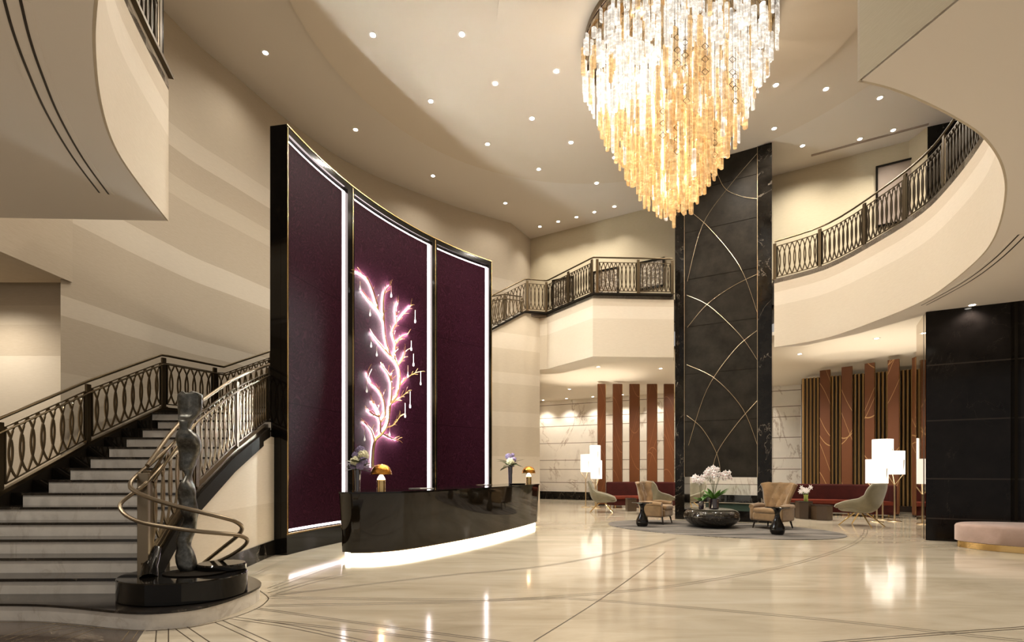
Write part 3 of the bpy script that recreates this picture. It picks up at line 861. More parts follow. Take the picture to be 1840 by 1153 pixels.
for (a, b, c_) in bays:
    arcbox(a, b, 0.43, 7.15, -0.10, -0.035).build('plum_panel', M_plum, sc, smooth=True)
    arcbox(b, c_, 0.40, 7.16, -0.08, -0.045).build('led_strip', M_led, sc)
    arcbox(a, c_, 7.15, 7.185, -0.08, -0.045).build('led_strip', M_led, sc)
    arcbox(a, c_, 0.39, 0.43, -0.08, -0.03).build('led_strip', M_led, sc)
for a, b in ((-0.002, 0.006), (s_px(623.4), s_px(635.5)), (s_px(775.3), s_px(784.5)), (s_px(877.8), 1.0)):
    arcbox(a, b, 0.36, ZT - 0.14, -0.10, 0.02).build('mullion', M_black, sc)
for s_ in (0.0, s_px(634.5, .03), s_px(782.5, .03), 0.997):
    arcbox(s_ - 0.0012, s_ + 0.0012, 0.36, ZT - 0.05, 0.02, 0.032, 1).build('brass_edge', M_gold, sc)
arcbox(-0.003, 1.0, ZT - 0.02, ZT, 0.02, 0.03).build('brass_edge', M_gold, sc)
arcbox(-0.002, 1.0, 0.345, 0.37, 0.02, 0.03).build('brass_edge', M_gold, sc)

# ---- branch light sculpture on the screen
br = thing('branch_wall_sculpture', 'gilded branch sculpture glowing on the middle plum panel with glass drops', 'wall sculpture', (*parc(s_px(670)), 2.0))
def PS(px, py, off):
    s_ = s_px(px, off); q = parc(s_, off)
    return (q[0], q[1], EYE + (HY - py) / F * q[1])
trunk = [(669.5, 840), (669.5, 829.5), (671, 805.6), (675, 789.7), (686, 779.7), (696, 761.7), (700, 737.8), (702, 725.8), (712, 711.8), (718, 691.9), (718, 670), (714.6, 657), (709, 646), (701.5, 636.6), (693, 607), (690, 577.6), (679, 556.8), (661.6, 536), (651, 522)]
BR = [([(679, 556.8), (676, 539), (662, 503), (640, 487)], 1), ([(690, 577.6), (689, 546), (691, 527), (696, 517), (702, 512)], 1),
      ([(713.7, 654), (709, 636.6), (711, 617.5), (705, 598), (713, 577.6), (711, 556.8), (716, 540)], 1), ([(713, 577.6), (724, 565), (738, 549)], 1),
      ([(711, 617.5), (722, 605), (733, 600)], 1), ([(715.5, 655.7), (724, 643.5), (728.5, 631)], 1), ([(710, 648.7), (696, 633), (677, 610.6), (667, 596.7)], 1),
      ([(718, 692), (732, 678), (746, 670), (757.7, 667)], .5), ([(702, 725.8), (704, 700), (703, 670)], 1), ([(703, 686), (697, 670), (686, 656)], 1),
      ([(692, 745.8), (691, 724), (682, 702), (666, 686), (660, 668)], 1), ([(684, 777.7), (684, 759.7), (692, 745.8)], 1), ([(684, 759.7), (678, 735.8), (668, 719.8)], 1),
      ([(680, 747.8), (670, 744), (660, 735.8)], 1), ([(673, 791.6), (668, 773.7), (658, 761.7), (653, 757.7)], 1), ([(686, 777.7), (700, 785.7), (714, 789.7)], 1),
      ([(702, 725.8), (720, 713.8), (734, 702)], .5), ([(694, 767.7), (706, 763.7), (716, 751.7), (719, 747)], 0)]
def ps_path(px, off, sub=4): return [PS(a, b, off) for a, b in smooth_path(px, sub)]
tp = ps_path(trunk, 0.10)
MB().tube(tp, [0.034 - 0.027 * k / (len(tp) - 1) for k in range(len(tp))], 8).build('trunk', M_gold, br, smooth=True)
gl = MB(); gl.tube(ps_path(trunk, -0.008), 0.007, 6); gc = MB(); gc.tube(ps_path(trunk, 0.012), 0.013, 6)
for path, glow in BR:
    pp = ps_path(path, 0.09)
    bm_ = MB(); bm_.tube(pp, [0.020 - 0.012 * k / (len(pp) - 1) for k in range(len(pp))], 6)
    # twigs
    for k in range(2, len(path) * 4 - 3, 2):
        if k >= len(pp): break
        a = Vector(pp[k]); d = (Vector(pp[k]) - Vector(pp[k - 1])).normalized()
        for sg in (-1, 1):
            if random.random() < 0.35: continue
            L = random.uniform(0.09, 0.20)
            side = Vector((d.z * 0.45, d.z * 0.6, -0.5)) * sg
            e = a + (d * 0.7 + side * 0.6 + Vector((0.1, -0.1, 0.1))).normalized() * L
            bm_.tube([a, (a + e) / 2 + Vector((0, 0, 0.012)), e], [0.007, 0.006, 0.004], 5)
    bm_.build('branch', M_gold, br, smooth=True)
    if glow: gc.tube(ps_path(path, 0.010), 0.010, 6)
    if glow: gl.tube(ps_path(path if glow == 1 else path[:max(2, int(len(path) * .6))], -0.008), 0.006, 6)
gl.build('led_backlight', M_ledbr, br); gc.build('led_shield', M_gold, br)  # gold tubes added as shields, keeping the backlight from spilling into the room
for (x0, y0, y1) in [(703, 513, 532), (746, 557, 578), (677, 622, 638), (739, 612, 628), (743, 636, 656), (756, 668, 690), (737, 703, 731), (728, 724, 748), (659, 678, 703), (667, 600, 622), (655, 764, 790), (665, 556, 566), (733, 656, 676), (647, 505, 520), (700, 760, 782)]:
    a, b = PS(x0, y0, 0.16), PS(x0, y1, 0.16)
    m = MB(); m.tube([a, (a[0], a[1], b[2] + 0.10)], 0.004, 5); ln = m.build('hanging_cord', M_palegold, br); m = MB()
    m.lathe([(0.002, 0.10), (0.010, 0.06), (0.022, 0.015), (0.018, -0.015), (0.001, -0.03)], b, 8)
    m.build('crystal_drop', M_cclear, ln, smooth=True)

# ------------------------------------------------------------------ reception desk
front = smooth_path([(-2.60, 8.02), (-2.2, 8.08), (-1.74, 8.40), (-1.15, 9.2), (-0.61, 10.08), (-0.05, 11.2), (0.40, 12.2), (0.70, 12.98)], 5)
dl = []
back = offset_path(front, -0.85)
outline = front + [(0.68, 13.35), (0.30, 13.55), (-0.10, 13.45)] + [back[k] for k in range(len(back) - 6, 12, -1)] + [(-2.55, 9.35), (-2.85, 8.75), (-2.88, 8.35), (-2.8, 8.12)]
def inset(poly, d):
    n = len(poly); out = []
    for i in range(n):
        a, b = poly[i - 1], poly[(i + 1) % n]
        dx, dy = b[0] - a[0], b[1] - a[1]; L = sqrt(dx * dx + dy * dy) or 1
        out.append((poly[i][0] - dy / L * d, poly[i][1] + dx / L * d))
    return out
dk = thing('reception_desk', 'long curved black lacquer reception desk floating on a glowing base line', 'reception desk', (-1.2, 9.6, 0))
m = MB(); n = len(outline)
lo_, hi_ = inset(outline, 0.05), outline
vs = [(x, y, 0.125) for x, y in lo_] + [(x, y, 1.075) for x, y in hi_]
m.addf(vs, [(i, (i + 1) % n, n + (i + 1) % n, n + i) for i in range(n)] + [tuple(range(n))[::-1], tuple(range(n, 2 * n))])
m.build('body', M_desk, dk, smooth=True, ang=50)
MB().prism(inset(outline, -0.012), 1.076, 1.105).build('counter_top', M_black, dk)
MB().prism(inset(outline, 0.18), 0.0, 0.124).build('plinth', M_blackmatte, dk)
MB().tube([(x, y, 0.062) for x, y in offset_path(smooth_path([(-2.72, 9.0), (-2.84, 8.6), (-2.86, 8.32), (-2.78, 8.12)] + [front[2]], 4)[:-1] + front[2:], -0.115)], 0, rect=(0.03, 0.10)).build('led_strip', M_ledd, dk)
MB().tube([(x, y, 0.118) for x, y in offset_path(front, -0.07)], 0, rect=(0.03, 0.012)).build('trim_rail', M_palegold, dk)

ZD = 1.105
def desk_lamp(px, label):
    x, y, _ = px
    r = thing('table_lamp', label, 'table lamp', (x, y, ZD), group=None, local=True)
    MB().lathe([(0.072, 0), (0.072, 0.185), (0.055, 0.19)], seg=24).build('base', M_gold, r, smooth=True)
    MB().lathe([(0.068, 0.19), (0.050, 0.235), (0.022, 0.27), (0.006, 0.285), (0.003, 0.30)], seg=20).build('diffuser', M_cone, r, smooth=True)
    R_ = 0.175
    pr_ = [(R_, 0.275), (R_ * .985, 0.305), (R_ * .93, 0.345), (R_ * .8, 0.39), (R_ * .6, 0.425), (R_ * .35, 0.447), (0.004, 0.455)]
    m = MB(); seg = 28
    vs = [(a * cos(2 * pi * k / seg), a * sin(2 * pi * k / seg), b) for a, b in pr_ for k in range(seg)]
    m.addf(vs, [(i * seg + k, i * seg + (k + 1) % seg, (i + 1) * seg + (k + 1) % seg, (i + 1) * seg + k) for i in range(len(pr_) - 1) for k in range(seg)])
    m.build('dome_shade', M_dome, r, smooth=True, solid=0.006)
    l = bpy.data.lights.new('bulb', 'POINT'); l.energy = 6; l.color = (1, 0.7, 0.4); l.shadow_soft_size = 0.03
    o = bpy.data.objects.new('bulb', l); COL.objects.link(o); o.parent = r; o.location = (0, 0, 0.33)
    return r
l1p = ((685 - CX) / F * 8.55, 8.55)
desk_lamp((l1p[0], l1p[1], 0), 'copper dome table lamp on the near left end of the desk')
l2p = ((950 - CX) / F * 13.1, 13.1)
r2 = desk_lamp((l2p[0], l2p[1], 0), 'copper dome table lamp on the far right end of the desk')

def leaf(m, base, d, L, w, curl=0.3, up=(0, 0, 1)):
    """pointed curved leaf"""
    d = Vector(d).normalized(); s_ = d.cross(Vector(up)); s_ = s_.normalized() if s_.length > 1e-4 else Vector((1, 0, 0))
    nn = s_.cross(d); pts = []
    N = 6
    for i in range(N + 1):
        t_ = i / N; c = Vector(base) + d * L * t_ - nn * (curl * L * t_ * t_) * (1 if nn.z > 0 else -1)
        ww = w * sin(pi * min(1, t_ * 0.95 + 0.05)) ** 0.7
        pts += [c - s_ * ww, c + nn * 0.15 * -ww, c + s_ * ww]
    m.addf(pts, [(3 * i + k, 3 * i + k + 1, 3 * i + 4 + k, 3 * i + 3 + k) for i in range(N) for k in range(2)])

def hydrangea_vase(x, y, label, blooms, hv, spread, seed, bw=0.062):
    rnd = random.Random(seed)
    r = thing('flower_vase', label, 'flower vase', (x, y, ZD), local=True)
    MB().lathe([(0.052, 0), (0.050, 0.01), (0.046, 0.03), (0.062, hv), (0.057, hv), (0.042, 0.04), (0.002, 0.03)], seg=20).build('vase', M_glassdark, r, smooth=True)
    m = MB()
    for k in range(16):
        a = 2 * pi * k / 16 + rnd.uniform(-.2, .2)
        leaf(m, (0.03 * cos(a), 0.03 * sin(a), hv + rnd.uniform(0, 0.10)), (cos(a), sin(a), rnd.uniform(-0.05, 0.9)), rnd.uniform(0.14, 0.24) * spread, 0.045 * spread, 0.3)
    m.build('leaves', M_leaf2, r, smooth=True)
    sm = MB()
    for bx, by, bz, col, rad in blooms:
        sm.tube([(0, 0, hv - 0.05), (bx * .6, by * .6, (hv + bz) / 2), (bx, by, bz)], 0.006, 5)
        b = MB(); b.blob((bx, by, bz), rad, 12, 8, jit=0.004)
        for q in range(60):
            a = rnd.uniform(0, 2 * pi); e = rnd.uniform(-0.9, 1.0); c = sqrt(max(0, 1 - e * e))
            b.blob((bx + rad * c * cos(a), by + rad * c * sin(a), bz + rad * e), rad * 0.22, 6, 4)
        b.build('bloom', M_lilac if col == 'l' else M_creamfl, r, smooth=True)
    sm.build('stems', M_leaf, r)
    return r
v1 = ((642 - CX) / F * 8.45, 8.45)
hydrangea_vase(*v1, 'black glass vase of lilac and cream hydrangeas on the near end of the desk',
               [(-0.02, -0.04, 0.50, 'c', .075), (0.10, 0.0, 0.60, 'c', .08), (0.12, -0.05, 0.50, 'l', .065), (0.07, -0.07, 0.42, 'l', .06), (-0.06, -0.05, 0.42, 'l', .05), (-0.03, 0.03, 0.60, 'l', .06), (0.04, 0.05, 0.69, 'l', .065)], 0.36, 1.2, 3)
v2 = ((917 - CX) / F * 12.75, 12.75)
hydrangea_vase(*v2, 'slim black vase of pale flowers on the far end of the desk',
               [(-0.05, 0, 0.70, 'l', .07), (0.0, -0.05, 0.57, 'c', .09), (0.08, 0, 0.62, 'l', .07), (0.03, 0.02, 0.50, 'l', .06), (0.06, 0.03, 0.74, 'l', .045)], 0.44, 1.5, 5)
def item(name, label, cat, b, m, group=None, **k): o = b.build(name, m, **k); tag(o, label, cat, group); return o
def on_desk(px, Y): return ((px - CX) / F * Y, Y)
x, y = on_desk(757, 9.55)
item('brochure', 'flat printed brochure on the desk right of the near copper lamp', 'brochure', MB().box((x, y, ZD + 0.006), (0.42, 0.24, 0.010), 0.5), M_paper)
x, y = on_desk(745, 9.35)
item('pen', 'slim black pen lying before the brochure on the desk', 'pen', MB().tube([(x - .1, y - .05, ZD + .012), (x + .1, y + .02, ZD + .012)], .007, 6), M_black)
x, y = on_desk(870, 11.9)
item('document_folder', 'flat dark folder on the desk left of the far vase', 'folder', MB().box((x, y, ZD + 0.008), (0.32, 0.24, 0.014), 0.9), M_boxt)
x, y = on_desk(930, 12.45)
tr = item('serving_tray', 'thin black tray on the desk in front of the far copper lamp', 'tray', MB().lathe([(0.001, .0), (0.26, 0.0), (0.30, 0.022), (0.29, 0.022), (0.25, 0.008), (0.001, 0.008)], (x, y, ZD + 0.001), 28, 1.0, 0.5, 0.9), M_black, smooth=True)

# ------------------------------------------------------------------ fireplace column
C0, C1 = (4.88, 15.0), (7.13, 13.74)
cd = ((C1[0] - C0[0]), (C1[1] - C0[1])); cL = sqrt(cd[0] ** 2 + cd[1] ** 2); cd = (cd[0] / cL, cd[1] / cL); cn = (-cd[1], cd[0])   # cn points away from camera
if cn[1] < 0: cn = (-cn[0], -cn[1])
col_ = thing('fireplace_column', 'soaring black marble column with brass arcs and a see-through fireplace', 'column', (*C0, 0))
def cpt(s_, d=0.0, z=0.0): return (C0[0] + cd[0] * s_ + cn[0] * d, C0[1] + cd[1] * s_ + cn[1] * d, z)
crz = atan2(cd[1], cd[0])
def cbox(s0, s1, d0, d1, z0, z1, nm, m, bev=0.0):
    c = cpt((s0 + s1) / 2, (d0 + d1) / 2, (z0 + z1) / 2)
    return MB().box(c, (s1 - s0, d1 - d0, z1 - z0), crz).build(nm, m, col_, bevel=bev)
DC = 0.95
sL = 0.27; sR = cL - 0.36
cbox(0, sL, 0, DC, 0, ZC - 0.05, 'marble_pier', M_blackm, 0.006)
cbox(sR, cL, 0, DC, 0, ZC - 0.05, 'marble_pier', M_blackm, 0.006)
cbox(sL, sR, 0.02, DC, 1.26, ZC - 0.05, 'centre_panel', M_colface)
cbox(sL, sR, 0.04, DC, 0.0, 0.30, 'hearth', M_black)
for s_ in (sL, sR): cbox(s_ - 0.005, s_ + 0.005, -0.004, 0.02, 1.26, ZC - 0.06, 'brass_edge', M_palegold)
cbox(sL + .55, sR - .1, 0.3, 0.7, 0.30, 0.50, 'burner', M_ember)
cbox(sL + .50, sR - .05, 0.25, 0.27, 0.50, 0.515, 'burner_lip', M_palegold)
for d_ in (0.25, 0.75):
    m = MB(); m.box(cpt((sL + sR) / 2 + .2, d_, 0.78), (sR - sL - .8, 0.006, 0.52), crz); m.build('glass_screen', M_glass, col_)
# horizontal leather joints
for zz in (2.9, 4.3, 5.7, 7.1, 8.5, 9.7): cbox(sL, sR, 0.014, 0.022, zz - 0.004, zz + 0.004, 'panel_joint', M_blackmatte)
# brass arcs traced across the face: pixel polylines onto the plane of the face
def CPx(px, py, d=0.01):
    k = (px - CX) / F; bx, by, _ = cpt(0, d)
    s_ = (k * by - bx) / (cd[0] - k * cd[1])
    q = cpt(s_, d); return (q[0], q[1], EYE + (HY - py) / F * q[1])
arcs_px = [[(1360, 276), (1310, 335), (1262, 405), (1235, 505)], [(1280, 285), (1300, 335), (1330, 352), (1361, 357)],
           [(1234, 375), (1275, 410), (1330, 480), (1362, 565)], [(1361, 492), (1315, 515), (1270, 547), (1235, 588)],
           [(1234, 530), (1275, 550), (1330, 602), (1363, 650)], [(1361, 593), (1320, 628), (1270, 700), (1237, 800)],
           [(1234, 655), (1285, 680), (1335, 735), (1363, 805)], [(1362, 718), (1325, 760), (1290, 810), (1279, 850)],
           [(1234, 746), (1262, 770), (1288, 815), (1295, 852)]]
for a in arcs_px:
    pts = [CPx(x, y) for x, y in smooth_path(a, 6)]
    MB().tube(pts, 0.0055, 6).build('brass_arc', M_palegold, col_, smooth=True)

# ------------------------------------------------------------------ chandelier
CHX, CHY = 3.25, 10.0
ch = thing('crystal_chandelier', 'huge tapering chandelier of clear and amber glass bars hanging from the ceiling', 'chandelier', (CHX, CHY, 6.2))
zcan = ceil_z(CHX, CHY)
MB().lathe([(0.001, 0), (1.76, 0), (1.80, 0.02), (1.80, 0.16), (1.76, 0.18), (0.001, 0.18)], (CHX, CHY, zcan - 0.18), 72).build('canopy', M_canopy, ch, smooth=True)
ZCAN = zcan - 0.18
rc = random.Random(11)
def env(r): return 6.28 + 0.607 * r + 0.578 * r * r
bars = []; wires = MB()
def bar_mesh(m, x, y, z0, L, w, a, tip=0.0):
    """faceted glass slab with chamfered ends"""
    d = w * 0.30; c = w * 0.22; ca, sa = cos(a), sin(a)
    vs = []
    for z, k in ((z0, 0.55), (z0 + c, 1.0), (z0 + L - c, 1.0), (z0 + L, 0.55)):
        for px_, py_ in ((-w / 2, 0), (-w / 4, -d / 2), (w / 4, -d / 2), (w / 2, 0), (w / 4, d / 2), (-w / 4, d / 2)):
            vs.append((x + (px_ * ca - py_ * sa) * k, y + (px_ * sa + py_ * ca) * k, z))
    fs = [(6 * i + k, 6 * i + (k + 1) % 6, 6 * i + 6 + (k + 1) % 6, 6 * i + 6 + k) for i in range(3) for k in range(6)] + [(5, 4, 3, 2, 1, 0), (18, 19, 20, 21, 22, 23)]
    m.addf(vs, fs)
rings = [(0.05, 3), (0.16, 7), (0.28, 11), (0.42, 16), (0.56, 20), (0.70, 24), (0.86, 28), (1.02, 32), (1.18, 36), (1.34, 40), (1.50, 48), (1.66, 56), (1.80, 66)]
for r0, cnt in rings:
    for k in range(cnt):
        a = 2 * pi * (k + rc.uniform(-.35, .35)) / cnt
        r = max(0.02, r0 + rc.uniform(-0.05, 0.05))
        x, y = CHX + r * cos(a), CHY + r * sin(a)
        z = env(r) + rc.uniform(-0.06, 0.30)
        if r0 < 0.2: z += rc.uniform(0, 0.15)
        first = True
        n_here = 0
        while z < ZCAN - 0.3 and n_here < 5:
            L = rc.uniform(0.42, 0.85); L = min(L, ZCAN - 0.08 - z)
            w = rc.uniform(0.06, 0.105)
            amber = (z < 8.35 + 0.35 * sin(a * 3) and rc.random() < 0.90) or (rc.random() < 0.12 and z < 9.6)
            if z < 7.4: amber = rc.random() < 0.97
            face = (y < CHY)
            bars.append((x, y, z, L, w, rc.uniform(-0.6, 0.6), amber, (x, y), n_here))
            z += L + rc.uniform(0.0, 0.16); n_here += 1
        wires.tube([(x, y, env(r) + 0.2), (x, y, ZCAN)], 0.0035 if rc.random() < .8 else 0.007, 4, caps=False)
o = wires.build('suspension_wires', M_bronze, ch); o['kind'] = 'stuff'
# the hundred bars nearest the viewer are single parts
front_b = sorted(range(len(bars)), key=lambda i: (bars[i][8] > 0, (bars[i][1] - CHY) * 1.0 + abs(bars[i][0] - CHX) * 0.1))[:98]
fset = set(front_b)
mc, ma = MB(), MB()
for i, (x, y, z, L, w, a, amber, _, _) in enumerate(bars):
    if i in fset:
        q = MB(); bar_mesh(q, x, y, z, L, w, a); q.build('crystal_bar', M_camber if amber else M_cclear, ch)
    else: bar_mesh(ma if amber else mc, x, y, z, L, w, a)
o = mc.build('clear_crystal_bars', M_cclear, ch); o['kind'] = 'stuff'
o = ma.build('amber_crystal_bars', M_camber, ch); o['kind'] = 'stuff'
# little bronze lozenge pendants and beads
for k in range(9):
    a = -pi / 2 + rc.uniform(-0.75, 0.75); zz = rc.uniform(7.2, 8.6); rr_ = (-0.607 + sqrt(0.368 + 2.312 * (zz - 6.28))) / 1.156 * 0.95
    x, y = CHX + rr_ * cos(a), CHY + rr_ * sin(a)
    m = MB()
    for j in range(3):
        zc_ = zz + j * 0.22; s_ = 0.06
        m.tube([(x - s_, y, zc_), (x, y, zc_ + s_), (x + s_, y, zc_), (x, y, zc_ - s_), (x - s_, y, zc_)], 0.006, 4)
    m.tube([(x, y, zz), (x, y, ZCAN)], 0.003, 4)
    m.build('lozenge_pendant', M_bronze, ch)
for k, (r_, z_) in enumerate([(0.0, 7.2), (0.0, 7.9), (0.5, 8.5), (-0.5, 8.5), (0.9, 9.2), (-0.9, 9.2), (0.0, 9.4)]):
    l = bpy.data.lights.new('inner_lamp', 'POINT'); l.energy = 30; l.color = (1, 0.84, 0.62); l.shadow_soft_size = 0.15
    o = bpy.data.objects.new('lamp', l); COL.objects.link(o); o.parent = ch
    o.location = (r_, -0.1, z_ - 6.2)

# ------------------------------------------------------------------ bronze sculpture
PX0, PY0 = -3.40, 5.20
pl_ = thing('sculpture_plinth', 'low oval black stone plinth at the foot of the stair', 'plinth', (PX0, PY0, 0.168))
MB().lathe([(0.93, 0), (1.0, 0.01), (1.0, 0.205), (0.985, 0.215), (0.001, 0.215)], (PX0, PY0, 0.168), 72, 0.60, 0.50, 0.0).build('oval_block', M_black, pl_, smooth=True)
ZPL = 0.383
MB().lathe([(0.30, 0), (0.31, 0.006), (0.31, 0.012), (0.001, 0.012)], (-3.30, 5.22, ZPL), 40, 1.0, 0.72).build('oval_plate', M_blackmatte, pl_, smooth=True)
MB().lathe([(0.24, 0), (0.25, 0.01), (0.25, 0.055), (0.235, 0.07), (0.001, 0.07)], (-3.14, 5.42, ZPL), 40, 1.0, 0.8).build('raised_disc', M_black, pl_, smooth=True)
scu = thing('bronze_sculpture', 'tall slender abstract figure in weathered dark bronze standing on the oval plinth', 'sculpture', (-3.43, 5.30, ZPL + .012))
prof = [(46, 92, 150), (52, 72, 186), (60, 62, 190), (80, 58, 190), (120, 57, 188), (150, 58, 186), (175, 62, 175), (195, 67, 158), (208, 78, 148), (220, 88, 145), (240, 90, 141), (258, 88, 140), (270, 80, 150), (285, 72, 170), (305, 67, 184), (330, 65, 190), (355, 65, 191), (385, 65, 182), (415, 67, 165), (440, 68, 152), (465, 69, 145), (485, 74, 138), (500, 95, 137), (520, 108, 137), (540, 108, 136), (560, 100, 140), (580, 90, 155), (605, 80, 168), (635, 77, 172), (665, 84, 172), (700, 92, 174), (730, 92, 173), (755, 102, 165), (775, 98, 160), (800, 82, 158), (830, 68, 154), (850, 65, 148), (880, 60, 132), (905, 58, 127), (930, 64, 130), (955, 61, 150), (985, 60, 165), (1020, 70, 173), (1050, 84, 173), (1080, 97, 170)]
YS = 5.32; m = MB(); SEG = 20; vs = []
for q, (cyy, xa, xb) in enumerate(prof):
    py = 690 + 0.3125 * cyy; z = max(ZPL + 0.0125, EYE + (HY - py) / F * YS)
    x0_ = ((300 + 0.3125 * xa) - CX) / F * YS; x1_ = ((300 + 0.3125 * xb) - CX) / F * YS
    hw = (x1_ - x0_) / 2; cx_ = (x0_ + x1_) / 2; dp = 0.035 + 0.03 * sin(q * 0.55) ** 2
    yo = 0.03 * sin(q * 0.4)
    for k in range(SEG):
        a = 2 * pi * k / SEG; ca, sa = cos(a), sin(a)
        e = 0.55
        vs.append((cx_ + hw * abs(ca) ** e * (1 if ca > 0 else -1), YS + yo + dp * abs(sa) ** e * (1 if sa > 0 else -1), z + (0.035 * (ca ** 2) - 0.02 if q == 0 else 0)))
nq = len(prof)
m.addf(vs, [(i * SEG + k, i * SEG + (k + 1) % SEG, (i + 1) * SEG + (k + 1) % SEG, (i + 1) * SEG + k) for i in range(nq - 1) for k in range(SEG)] + [tuple(range(SEG)), tuple((nq - 1) * SEG + k for k in range(SEG))])
m.build('figure', M_statue, scu, smooth=True, ang=50)
MB().tube([(-3.43, YS, ZPL + .012), (-3.43, YS, ZPL + .06)], 0.05, 12).build('foot', M_statue, scu)

# ------------------------------------------------------------------ furniture
rug = MB(); A0 = atan2(-2.85, 4.53)
rug.lathe([(0.995, 0.0), (1.0, 0.004), (0.998, 0.012), (0.001, 0.012)], (5.08, 12.52, 0), 96, 2.74, 1.72, A0)
o = rug.build('oval_rug', M_rug); tag(o, 'large oval grey streaked rug under the two tan wing chairs', 'rug')
ZR = 0.012
# coffee table
ct = MB().lathe([(0.30, 0.0), (0.42, 0.015), (0.56, 0.09), (0.655, 0.19), (0.68, 0.27), (0.66, 0.36), (0.59, 0.43), (0.50, 0.455), (0.40, 0.447), (0.001, 0.44)], (5.12, 12.85, ZR), 56)
o = ct.build('coffee_table', M_tabm, smooth=True, subs=0, ang=60); tag(o, 'round pebble-shaped black marble coffee table with orchids on it', 'coffee table')
ZT_ = ZR + 0.448

def orchid_pot(x, y, label, potR, potH, stems, nleaf, seed, leafL=0.28):
    rnd = random.Random(seed)
    r = thing('potted_orchid', label, 'potted plant', (x, y, ZT_), local=True)
    MB().lathe([(potR * .8, 0), (potR, 0.03), (potR, potH), (potR * .93, potH), (potR * .9, potH - .03), (0.001, potH - .03)], seg=24).build('pot', M_glassdark, r, smooth=True)
    lm = MB()
    for k in range(nleaf):
        a = 2 * pi * k / nleaf + rnd.uniform(-.3, .3)
        leaf(lm, (0.04 * cos(a), 0.04 * sin(a), potH - 0.01), (cos(a), sin(a), rnd.uniform(0.6, 1.8)), leafL * rnd.uniform(.75, 1.15), 0.05, 0.35)
    lm.build('leaves', M_leaf, r, smooth=True, solid=0.004)
    for sx_, sy_, sz_ in stems:
        pts = smooth_path([(0, 0, potH - .02), (sx_ * .25, sy_ * .25, potH + (sz_ - potH) * .55), (sx_ * .6, sy_ * .6, sz_ - 0.03), (sx_, sy_, sz_), (sx_ * 1.35, sy_ * 1.35, sz_ - 0.10)], 5)
        stm = MB().tube(pts, 0.005, 5).build('stem', M_leaf2, r)
        b = MB()
        nb = 13
        for q in range(nb):
            t_ = 0.52 + 0.48 * q / nb; p0 = Vector(pts[int(t_ * (len(pts) - 1))]) + Vector((rnd.uniform(-.05, .05), rnd.uniform(-.06, .06), rnd.uniform(-.06, .05)))
            yaw = rnd.uniform(-0.9, 0.9); fx = Vector((cos(yaw), sin(yaw), 0)); fz = Vector((0, 0, 1)); fn = fx.cross(fz)
            for pt in range(5):
                an = pi / 2 + 2 * pi * pt / 5; dd = fx * cos(an) + fz * sin(an); ss = fx * -sin(an) + fz * cos(an); L = 0.068 * rnd.uniform(.85, 1.2); w = 0.026
                c0 = p0 + fn * 0.012
                b.cur = 0
                b.addf([p0, p0 + dd * L * .5 + ss * w - fn * .008, p0 + dd * L + fn * 0.006, p0 + dd * L * .5 - ss * w - fn * .008, p0 + dd * L * .5 + fn * 0.008], [(0, 1, 4), (1, 2, 4), (2, 3, 4), (3, 0, 4)])
            b.cur = 1; b.blob(tuple(p0 + fn * 0.008), 0.011, 6, 4)
        b.build('blossoms', [M_white_pet, M_pink_pet], stm)
    return r
orchid_pot(5.17, 12.83, 'big white orchid with broad green leaves in a black glass pot on the marble table', 0.125, 0.27,
           [(-0.22, -0.02, 0.88), (-0.13, 0.02, 0.98), (-0.02, -0.05, 0.92), (0.06, 0.05, 1.02), (0.22, -0.03, 0.86), (0.34, 0.02, 0.90), (-0.05, 0.1, 0.84)], 20, 1, .38)
orchid_pot(4.82, 12.76, 'small white orchid in a narrow black pot, left one on the marble table', 0.065, 0.22, [(-0.14, 0.0, 0.80), (-0.02, -0.03, 0.76)], 6, 2, .2)

def side_table(x, y, label):
    m = MB().lathe([(0.115, 0), (0.125, 0.01), (0.15, 0.06), (0.158, 0.115), (0.145, 0.18), (0.105, 0.27), (0.065, 0.36), (0.050, 0.43), (0.055, 0.50), (0.085, 0.56), (0.14, 0.592), (0.255, 0.602), (0.262, 0.610), (0.255, 0.618), (0.001, 0.618)], (0, 0, 0), 32)
    o = m.build('side_table', M_black, smooth=True, ang=50); o.location = (x, y, ZR); tag(o, label, 'side table'); return o
side_table(3.36, 12.93, 'black hourglass side table in front of the left wing chair')
side_table(5.97, 11.27, 'black hourglass side table in front of the right wing chair')

